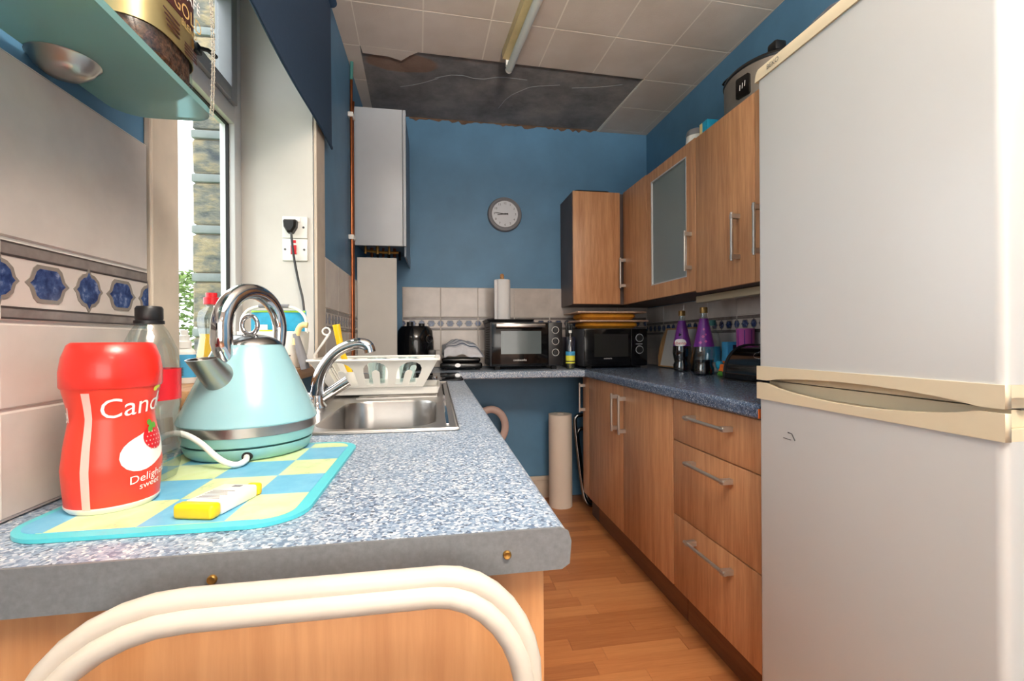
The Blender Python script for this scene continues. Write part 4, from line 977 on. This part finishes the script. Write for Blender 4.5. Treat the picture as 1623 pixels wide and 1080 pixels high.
tag(build('baking_tray', MB().loft([[(x, y, z) for x, y in rrect(.30+e, .60-e, 2.74+e, 3.04-e, .02, 4)] for z, e in ((oz1+.0006, .014), (oz1+.001, .012), (oz1+.018, 0), (oz1+.018, .004), (oz1+.004, .015))]), 'black_plastic'), 'black baking tray on top of the mini oven', 'tray')
t = thing('kitchen_roll', 'white kitchen paper roll on a wooden holder on the baking tray', 'kitchen roll', (.415, 2.88, oz1+.005))
c = (.415, 2.88, oz1+.0045)
build('base', MB().lathe([(0, 0), (.06, 0), (.06, .008), (0, .01)], c=c, seg=32), 'board_wood', t)
build('paper', MB().lathe([(.012, .011), (.051, .011), (.052, .02), (.052, .264), (.051, .27), (.012, .27), (.012, .011)], c=c, seg=36), 'paper', t)
build('loose_sheet', MB().box(.358, .376, 2.825, 2.831, c[2]+.012, c[2]+.262, .002), 'paper', t)
build('pole', MB().lathe([(0, .01), (.010, .01), (.010, .274), (.014, .28), (.011, .29), (.014, .298), (.009, .308), (0, .31)], c=c, seg=20), 'board_wood', t)
c = (.815, 2.72, zw)
t = thing('squash_bottle', 'clear bottle of squash with a yellow label beside the mini oven', 'bottle', c)
build('bottle', MB().lathe([(0, 0), (.024, 0), (.028, .005), (.029, .12), (.024, .17), (.016, .195), (.009, .21), (.009, .225), (0, .225)], c=c, seg=28), 'clear_plastic', t)
build('drink', MB().lathe([(0, .002), (.026, .003), (.0275, .02), (.0275, .11), (0, .11)], c=c, seg=28), 'yellow_liquid', t)
build('label', MB().lathe([(.0294, .035), (.0294, .083), (.029, .083), (.029, .035)], c=c, seg=28), 'yellow_green', t)
build('label_band', MB().lathe([(.0297, .083), (.0297, .108), (.029, .108), (.029, .083)], c=c, seg=28), 'sky_print', t)
build('label_band', MB().lathe([(.0298, .044), (.0298, .05), (.029, .05), (.029, .044)], c=c, seg=28), 'navy', t)
build('cap', MB().lathe([(.011, .222), (.011, .238), (0, .239)], c=c, seg=18), 'white_plastic', t)
t = thing('knife_block', 'dark blue knife block with black handled knives behind the squash bottle', 'knife block', (.865, 2.93, zw))
build('block', MB().box(.835, .895, 2.87, 2.99, zw, zw+.20, .006), 'navy', t)
for i in range(3): build('knife_handle', MB().box(.842+.017*i, .853+.017*i, 2.90, 2.925, zw+.201, zw+.30-.012*i, .003), 'black_plastic', t)
t = thing('microwave', 'black microwave oven with two dials under the lap trays', 'microwave', (1.12, 2.9, zw))
mx0, mx1, my, mz0, mz1 = .905, 1.325, 2.72, WZ+.012, 1.165
build('case', MB().box(mx0, mx1, my+.018, 3.05, mz0, mz1, .005), 'dark_grey', t)
build('foot', MB().box(mx0+.03, mx0+.06, 2.76, 2.79, zw, mz0).box(mx1-.06, mx1-.03, 2.76, 2.79, zw, mz0).box(mx0+.03, mx0+.06, 3.0, 3.03, zw, mz0).box(mx1-.06, mx1-.03, 3.0, 3.03, zw, mz0), 'black_matte', t)
d = build('door', MB().box(mx0+.002, mx1-.112, my, my+.017, mz0+.003, mz1-.003, .003), 'black_gloss', t)
build('window', MB().box(mx0+.065, mx1-.13, my-.001, my-.0001, mz0+.06, mz1-.035), 'mw_glass', d, smooth=False)
build('lettering', MB().text('cookworks', .012, plane_fn(((mx0+mx1-.09)/2-.01, my-.0006, mz0+.05), (1, 0, 0), (0, 0, 1))), 'print_white', d, smooth=False)
p = build('control_panel', MB().box(mx1-.11, mx1-.002, my, my+.017, mz0+.003, mz1-.003, .003), 'black_gloss', t)
for z in (mz1-.06, mz1-.135):
    mt = Matrix.Translation((mx1-.055, my, z)) @ Matrix.Rotation(PI/2, 4, 'X')
    build('dial', MB().lathe([(0, 0), (.020, 0), (.018, .014), (0, .015)], seg=24, mat=mt), 'black_plastic', p)
    build('dial_ring', MB().lathe([(.0235, 0), (.0255, 0), (.0255, .0025), (.0235, .0025), (.0235, 0)], seg=32, mat=mt), 'clock_face', p)
build('display_strip', MB().box(mx1-.08, mx1-.035, my-.0012, my-.0001, mz1-.102, mz1-.095), 'mid_grey', p, smooth=False)
for k, (dx, dz, lb) in enumerate(((.0, 0, 'lower wooden lap tray with a yellow cushion base on the microwave'), (-.012, .055, 'upper wooden lap tray with a yellow cushion base on the microwave stack'))):
    t = thing('lap_tray', lb, 'tray', (1.09+dx, 2.87, mz1+dz), group='lap trays on the microwave')
    z = mz1+.001+dz
    build('cushion', MB().loft([[(x+dx+.004*math.sin(y*40), y, q) for x, y in rrect(.90+e, 1.30-e, 2.72+e, 3.0-e, .05, 6)] for q, e in ((z, .06), (z+.004, .035), (z+.018, .018), (z+.034, .02), (z+.041, .03))]), 'yellow_cloth', t)
    build('board', MB().box(.872+dx, 1.325+dx, 2.705, 3.02, z+.0412, z+.0515, .003), 'lap_tray', t)

# ------------------------------------------------------------------ right worktop things
t = thing('chopping_board', 'white chopping board with a wooden looped handle edge leaning on the tiles', 'chopping board', (1.40, 2.83, zw))
cb = Matrix.Translation((1.425, 2.62, zw+.004)) @ Matrix.Rotation(math.radians(13), 4, 'Y')
fnb = lambda x, y, z: cb @ Vector((z, x, y))
build('panel', MB().plate([rrect(-.22, .12, 0, .24, .008, 3)], .012, fnb), 'board_white', t, smooth=False)
build('frame', MB().plate([[(-.225, 0), (.145, 0), (.145, .02), (.17, .06), (.18, .12), (.17, .18), (.145, .235), (.145, .25), (-.225, .25)], [(.150, .08), (.145, .12), (.150, .165), (.160, .165), (.166, .12), (.160, .08)], list(reversed(rrect(-.214, .122, .008, .242, .008, 3)))], .014, fnb), 'board_wood', t, smooth=False)
def cordial(x, y, full, label):
    c = (x, y, zw); t = thing('cordial_bottle', label, 'bottle', c)
    prof = [(0, .004), (.03, 0), (.037, .006), (.038, .03), (.033, .044), (.036, .06), (.0405, .085), (.0395, .11), (.034, .14), (.022, .20), (.0145, .235), (.0125, .25), (.0125, .262), (0, .262)]
    RS, ZS_ = 1.27, 1.2
    sc_ = lambda P: [(r*RS, z*ZS_) for r, z in P]
    build('bottle', MB().lathe(sc_(prof), c=c, seg=32), 'clear_plastic', t)
    dp = [(0, .006), (.029, .003), (.0355, .008), (.0365, .03), (.0315, .044), (.0345, .06)]
    dp += [(.039, .085), (.038, .11), (.0325, .14), (0, .14)] if full else [(.035, .064), (0, .064)]
    build('drink', MB().lathe(sc_(dp), c=c, seg=32), 'dark_drink', t)
    lp = [(.0385, .118), (.0345, .142), (.0225, .202), (.0155, .235)]
    build('label', MB().lathe(sc_(lp+[(r-.0004, z) for r, z in reversed(lp)]), c=c, seg=32), 'purple', t)
    build('cap', MB().lathe(sc_([(.0145, .258), (.0145, .28), (.013, .282), (0, .282)]), c=c, seg=20), 'gold_cap', t)
    a0 = math.atan2(-y, -x)
    def fw(off, zc):
        def f(u, v):
            z = zc+v; r = .0388+(.0155-.0388)*(z-.118)/(.117)+.0012; a = a0+off+u/.034; return Vector((x+r*RS*math.cos(a), y+r*RS*math.sin(a), zw+z*ZS_))
        return f
    if full:
        build('label_panel', MB().disc(fw(-.25, .134), lambda a: .021+.005*math.cos(2*a), 3, 20), 'print_white', t)
        build('lettering', MB().text('Ribena', .020, lambda u, v: fw(-.35, .131)(u, v)+Vector((math.cos(a0), math.sin(a0), 0))*.0006), 'red', t, smooth=False)
        build('fruit_mark', MB().disc(fw(-.3, .17), lambda a: .006+.002*math.cos(3*a), 2, 14), 'black_gloss', t)
    else:
        pr_ = MB()
        for q, (o, z, s) in enumerate(((-.35, .135, .007), (.2, .14, .006), (-.1, .16, .007), (.25, .168, .005), (0, .19, .006))): pr_.disc(fw(o, z), lambda a, s=s: s, 2, 4)
        build('label_print', pr_, 'pink', t)
cordial(1.355, 2.36, True, 'full blackcurrant cordial bottle with purple label beside the chopping board')
cordial(1.315, 2.085, False, 'half empty blackcurrant cordial bottle with purple printed label')
c = (1.438, 2.20, zw); t = thing('water_bottle', 'clear plastic bottle with a green cap behind the cordial', 'bottle', c)
build('bottle', MB().lathe([(0, 0), (.034, 0), (.038, .006), (.038, .17), (.03, .21), (.014, .24), (.014, .255), (0, .255)], c=c, seg=28), 'clear_plastic', t)
build('label', MB().lathe([(.0384, .06), (.0384, .14), (.038, .14), (.038, .06)], c=c, seg=28), 'sky_print', t); build('cap', MB().lathe([(.016, .25), (.016, .278), (0, .28)], c=c, seg=18), 'verdigris', t)
t = thing('food_carton', 'light blue food carton with orange pictures beside the bread bin', 'carton', (1.44, 2.05, zw))
build('box', MB().box(1.405, 1.485, 2.03, 2.075, zw, zw+.165, .002), 'sky_print', t, smooth=False)
build('picture', MB().disc(plane_fn((1.4047, 2.052, zw+.06), (0, -1, 0), (0, 0, 1)), lambda a: .014+.005*math.sin(3*a), 2, 16).disc(plane_fn((1.43, 2.0295, zw+.05), (1, 0, 0), (0, 0, 1)), lambda a: .018+.006*math.sin(3*a), 2, 16), 'orange', t)
build('badge', MB().prism([(1.435, zw+.12), (1.435, zw+.15), (1.46, zw+.15), (1.46, zw+.12), (1.4475, zw+.108)], -2.0298, -2.0290, mat=Matrix(((1, 0, 0, 0), (0, 0, -1, 0), (0, 1, 0, 0), (0, 0, 0, 1)))), 'navy', t)
t = thing('straw_tub', 'pink and purple striped tub standing behind the bread bin', 'tub', (1.45, 1.96, zw))
build('tub', MB().lathe([(0, 0), (.034, 0), (.036, .004), (.040, .225), (.042, .228), (.038, .228), (.035, .01), (0, .01)], c=(1.448, 1.955, zw), seg=28), 'pink', t)
sb = MB()
for k in range(0, 24, 3):
    a = k*PI/12; sb.grid(lambda u, v, a=a: Vector((1.448+(.0366+.0040*v)*math.cos(a+.13*u), 1.955+(.0366+.0040*v)*math.sin(a+.13*u), zw+.006+.215*v)), 2, 4)
build('stripe', sb, 'purple', t)
t = thing('crisp_packet', 'crumpled orange and blue snack packet lying by the bread bin', 'packet', (1.37, 2.0, zw))
def crp(cx, cy, cz, r, seed):
    rr = random.Random(seed); mbx = MB(); b = bmesh.new(); bmesh.ops.create_icosphere(b, subdivisions=2, radius=1)
    for v in b.verts: k = 1+rr.uniform(-.22, .22); v.co = Vector((cx+v.co.x*r[0]*k, cy+v.co.y*r[1]*k, max(zw+.0004, cz+v.co.z*r[2]*k)))
    return mbx._merge(b)
build('foil', crp(1.365, 2.005, zw+.028, (.022, .02, .03), 1), 'orange', t); build('foil', crp(1.362, 2.03, zw+.05, (.02, .022, .022), 2), 'cyan_print', t); build('foil', crp(1.345, 1.99, zw+.012, (.018, .016, .014), 3), 'green', t)
t = thing('bread_bin', 'shiny black roll top bread bin with an oval badge on the right worktop', 'bread bin', (1.375, 1.72, zw))
def bbs(y): return [(1.265+.0, y, zw+.004)]
prof = [(1.262, zw+.004), (1.258, zw+.03)]+[(1.262+.115-.115*math.cos(a), zw+.035+.115*math.sin(a)) for a in [i*PI/2/8 for i in range(9)]]+[(1.49, zw+.15), (1.49, zw+.004)]
build('shell', MB().loft([[(x, y, z) for x, z in prof] for y in (1.44, 1.45, 1.83, 1.84)]), 'black_gloss', t)
build('end_rim', MB().tube([(x, 1.842, z) for x, z in prof], .007, 8), 'black_plastic', t)
build('base', MB().box(1.25, 1.492, 1.43, 1.85, zw, zw+.004, .001), 'black_matte', t)
oa = MB().tube([(1.262+.115-.1165*math.cos(.75+.17*math.sin(a)), 1.645+.045*math.cos(a), zw+.035+.1165*math.sin(.75+.17*math.sin(a))) for a in [i*PI/14 for i in range(28)]], .0014, 6, closed=True)
build('badge', oa, 'chrome', t)

# ------------------------------------------------------------------ on top of the wall cupboards
tag(build('baking_tray', MB().loft([[(x, y, z) for x, y in rrect(.885+e, 1.13-e, 2.84+e, 3.08-e, .03, 5)] for z, e in ((2.0456, .02), (2.066, 0), (2.066, .005), (2.049, .022))]), 'black_plastic'), 'black baking tray on top of the corner cupboard', 'tray')
t = thing('mixing_jug', 'white plastic tub with a grey lid on top of the glass door cupboard', 'tub', (1.31, 2.17, 2.041))
build('tub', MB().lathe([(0, 0), (.05, 0), (.052, .004), (.045, .085), (0, .085)], c=(1.31, 2.14, 2.0406), seg=32), 'white_plastic', t)
build('lid', MB().lathe([(.046, .0855), (.047, .095), (.040, .115), (.03, .12), (0, .121)], c=(1.31, 2.14, 2.0406), seg=32), 'mid_grey', t)
t = thing('food_box', 'small blue and cream carton on top of the wall cupboard', 'box', (1.30, 2.0, 2.04))
build('box', MB().box(1.265, 1.33, 1.968, 2.03, 2.0406, 2.135, .003), 'cyan_print', t); build('side_panel', MB().box(1.264, 1.2649, 2.008, 2.0295, 2.042, 2.132), 'cream_plastic', t, smooth=False)
c = (1.375, 1.735, 2.0356)
t = thing('slow_cooker', 'oval brushed steel slow cooker with black rim on the wall cupboard', 'slow cooker', c)
build('base', MB().lathe([(0, 0), (.138, 0), (.145, .01), (.148, .03), (.146, .031), (0, .031)], c=c, seg=48, sx=.88, sy=1.18), 'black_plastic', t)
build('body', MB().lathe([(.147, .0312), (.152, .05), (.154, .165), (0, .165)], c=c, seg=48, sx=.88, sy=1.18), 'cooker_steel', t)
build('rim', MB().lathe([(.156, .1652), (.158, .172), (.152, .184), (.10, .196), (0, .202)], c=c, seg=48, sx=.88, sy=1.18), 'black_plastic', t)
aa = math.radians(196); 
px_, py_ = c[0]+.154*.88*math.cos(aa), c[1]+.154*1.18*math.sin(aa)
nv = Vector((math.cos(aa)/.88, math.sin(aa)/1.18, 0)).normalized(); tv = Vector((-nv.y, nv.x, 0))
o_ = Vector((px_, py_, c[2]+.092))
build('control_panel', MB().loft([[o_+tv*x+Vector((0, 0, y))+nv*d for x, y in rrect(-.032, .032, -.042, .042, .008, 3)] for d in (-.012, .006)]), 'black_gloss', t, smooth=False)
cpn = MB()
for k in range(3): cpn.loft([[o_+tv*(x-.012+.012*k)+Vector((0, 0, y+.004*k))+nv*d for x, y in ((-.0015, -.012), (.0015, -.012), (.0035, .010), (.0005, .010))] for d in (.0061, .0068)])
build('panel_print', cpn, 'print_white', t, smooth=False)
t = thing('appliance_plug', 'black mains plug and cord lying on the slow cooker lid', 'plug', (1.37, 1.62, 2.24))
build('body', MB().box(1.325, 1.375, 1.60, 1.65, 2.2395, 2.279, .008), 'black_plastic', t)
build('cord', MB().tube([(1.34, 1.65, 2.258), (1.30, 1.74, 2.25), (1.268, 1.84, 2.240), (1.275, 1.87, 2.232), (1.33, 1.80, 2.240)], .0045, 8, smooth=2), 'black_plastic', t)
bagm = MB(); b = bmesh.new(); bmesh.ops.create_icosphere(b, subdivisions=3, radius=1); rr = random.Random(5)
for v in b.verts: k = 1+rr.uniform(-.10, .10); v.co = Vector((1.02+v.co.x*.10*k, .95+v.co.y*.16*k, max(1.833, 1.86+v.co.z*.055*k)))
bagm._merge(b); t = tag(build('plastic_bag', bagm, 'bag_plastic', smooth=False), 'crumpled clear plastic bag on top of the fridge', 'bag')

# ------------------------------------------------------------------ under the back worktop
c = (.803, 2.92, .0005); t = thing('paper_tube', 'tall off white roll of lining paper standing under the back worktop', 'roll', c)
build('roll', MB().lathe([(0, 0), (.078, 0), (.078, .605), (.02, .605), (.02, .58), (0, .58)], c=c, seg=14), 'paper_warm', t)
t = thing('folding_stool', 'folded chrome tube stool tucked beside the paper roll', 'stool', (1.02, 2.86, 0))
for dx, dy, h in ((0, 0, .60), (.028, .05, .50)):
    build('frame_tube', MB().tube([(1.30, 2.84+dy, .012), (1.0+dx, 2.84+dy, .012), (.955+dx, 2.84+dy, .03), (.935+dx, 2.86+dy, .10), (.895+dx*1.2, 2.90+dy, h-.06), (.90+dx*1.2, 2.90+dy, h-.01), (.95+dx, 2.90+dy, h), (1.28, 2.90+dy, h)], .013, 10, smooth=2), 'chrome_dull', t)
build('seat', MB().box(1.0, 1.28, 2.90, 2.93, .16, .46, .012), 'black_matte', t)
t = thing('plastic_ring', 'pale pink plastic hoop hanging at the end of the sink cupboards', 'ring', (.34, 2.92, .35))
build('hoop', MB().tube([(.345+.095*math.cos(a), 2.95, .53+.115*math.sin(a)) for a in [i*PI/16 for i in range(32)]], .024, 12, closed=True, flat=.6), 'pinkish', t)
build('stand', MB().lathe([(.07, 0), (.07, .02), (.02, .04), (.018, .40), (0, .40)], c=(.345, 2.95, .0005), seg=20), 'pinkish', t)

# ------------------------------------------------------------------ white chair in front
t = thing('folding_chair', 'white enamelled tubular folding chair backed against the worktop end', 'chair', (-.11, .36, 0))
def chair_frame(dy, dz, inset, r):
    z1 = .889+dz; a, b_ = -.312+inset, .082-inset; R_ = .10
    pts = [(a-.02, .36+dy, 0), (a-.01, .385+dy, .45), (a, .40+dy, z1-R_-.02)]
    pts += [(a+R_*1.15-R_*1.15*math.cos(q), .40+dy, z1-R_+R_*math.sin(q)) for q in [i*PI/16 for i in range(1, 9)]]
    pts += [(b_-R_*.8+R_*.8*math.sin(q), .40+dy, z1-R_+R_*math.cos(q)) for q in [i*PI/16 for i in range(0, 8)]]
    pts += [(b_, .40+dy, z1-R_-.02), (b_+.008, .385+dy, .45), (b_+.016, .36+dy, 0)]
    return MB().tube(pts, r, 14, flat=.62, up=(0, 1, 0)) if False else MB().tube(pts, r, 14)
build('back_frame', chair_frame(-.002, .002, 0, .0098), 'chair_white', t)
build('front_frame', chair_frame(-.010, -.009, .007, .0092), 'chair_white', t)
build('seat', MB().box(-.27, .04, .335, .352, .30, .66, .008), 'chair_white', t)
build('hinge', MB().cyl((-.305, .378, .48), (.075, .378, .48), .005, 10), 'chrome_dull', t)
# unseen housing added around the overhead fill behind the viewer
t = thing('added_fill_lamp', 'flat square housing of an added fill lamp behind the viewer', 'light', (.5, -.25, 2.52))
build('housing', MB().box(.19, .81, -.56, .06, 2.515, ZC-.011, .004), 'white_plastic', t)

t = thing('added_uplighter', 'black floor standing uplighter added as unseen fill behind the viewer', 'lamp', (.35, -.80, 0))  # unseen stand and bowl added to carry the upward fill
build('base', MB().lathe([(0, 0), (.13, 0), (.13, .015), (.02, .03), (0, .03)], c=(.35, -.80, .0005), seg=28), 'black_plastic', t)
build('pole', MB().cyl((.35, -.80, .02), (.35, -.80, 1.70), .012, 12), 'black_plastic', t)
build('bowl', MB().lathe([(0, 1.69), (.06, 1.695), (.14, 1.73), (.17, 1.76), (.165, 1.76), (.13, 1.735), (.05, 1.702), (0, 1.70)], c=(.35, -.80, 0), seg=32), 'white_plastic', t)
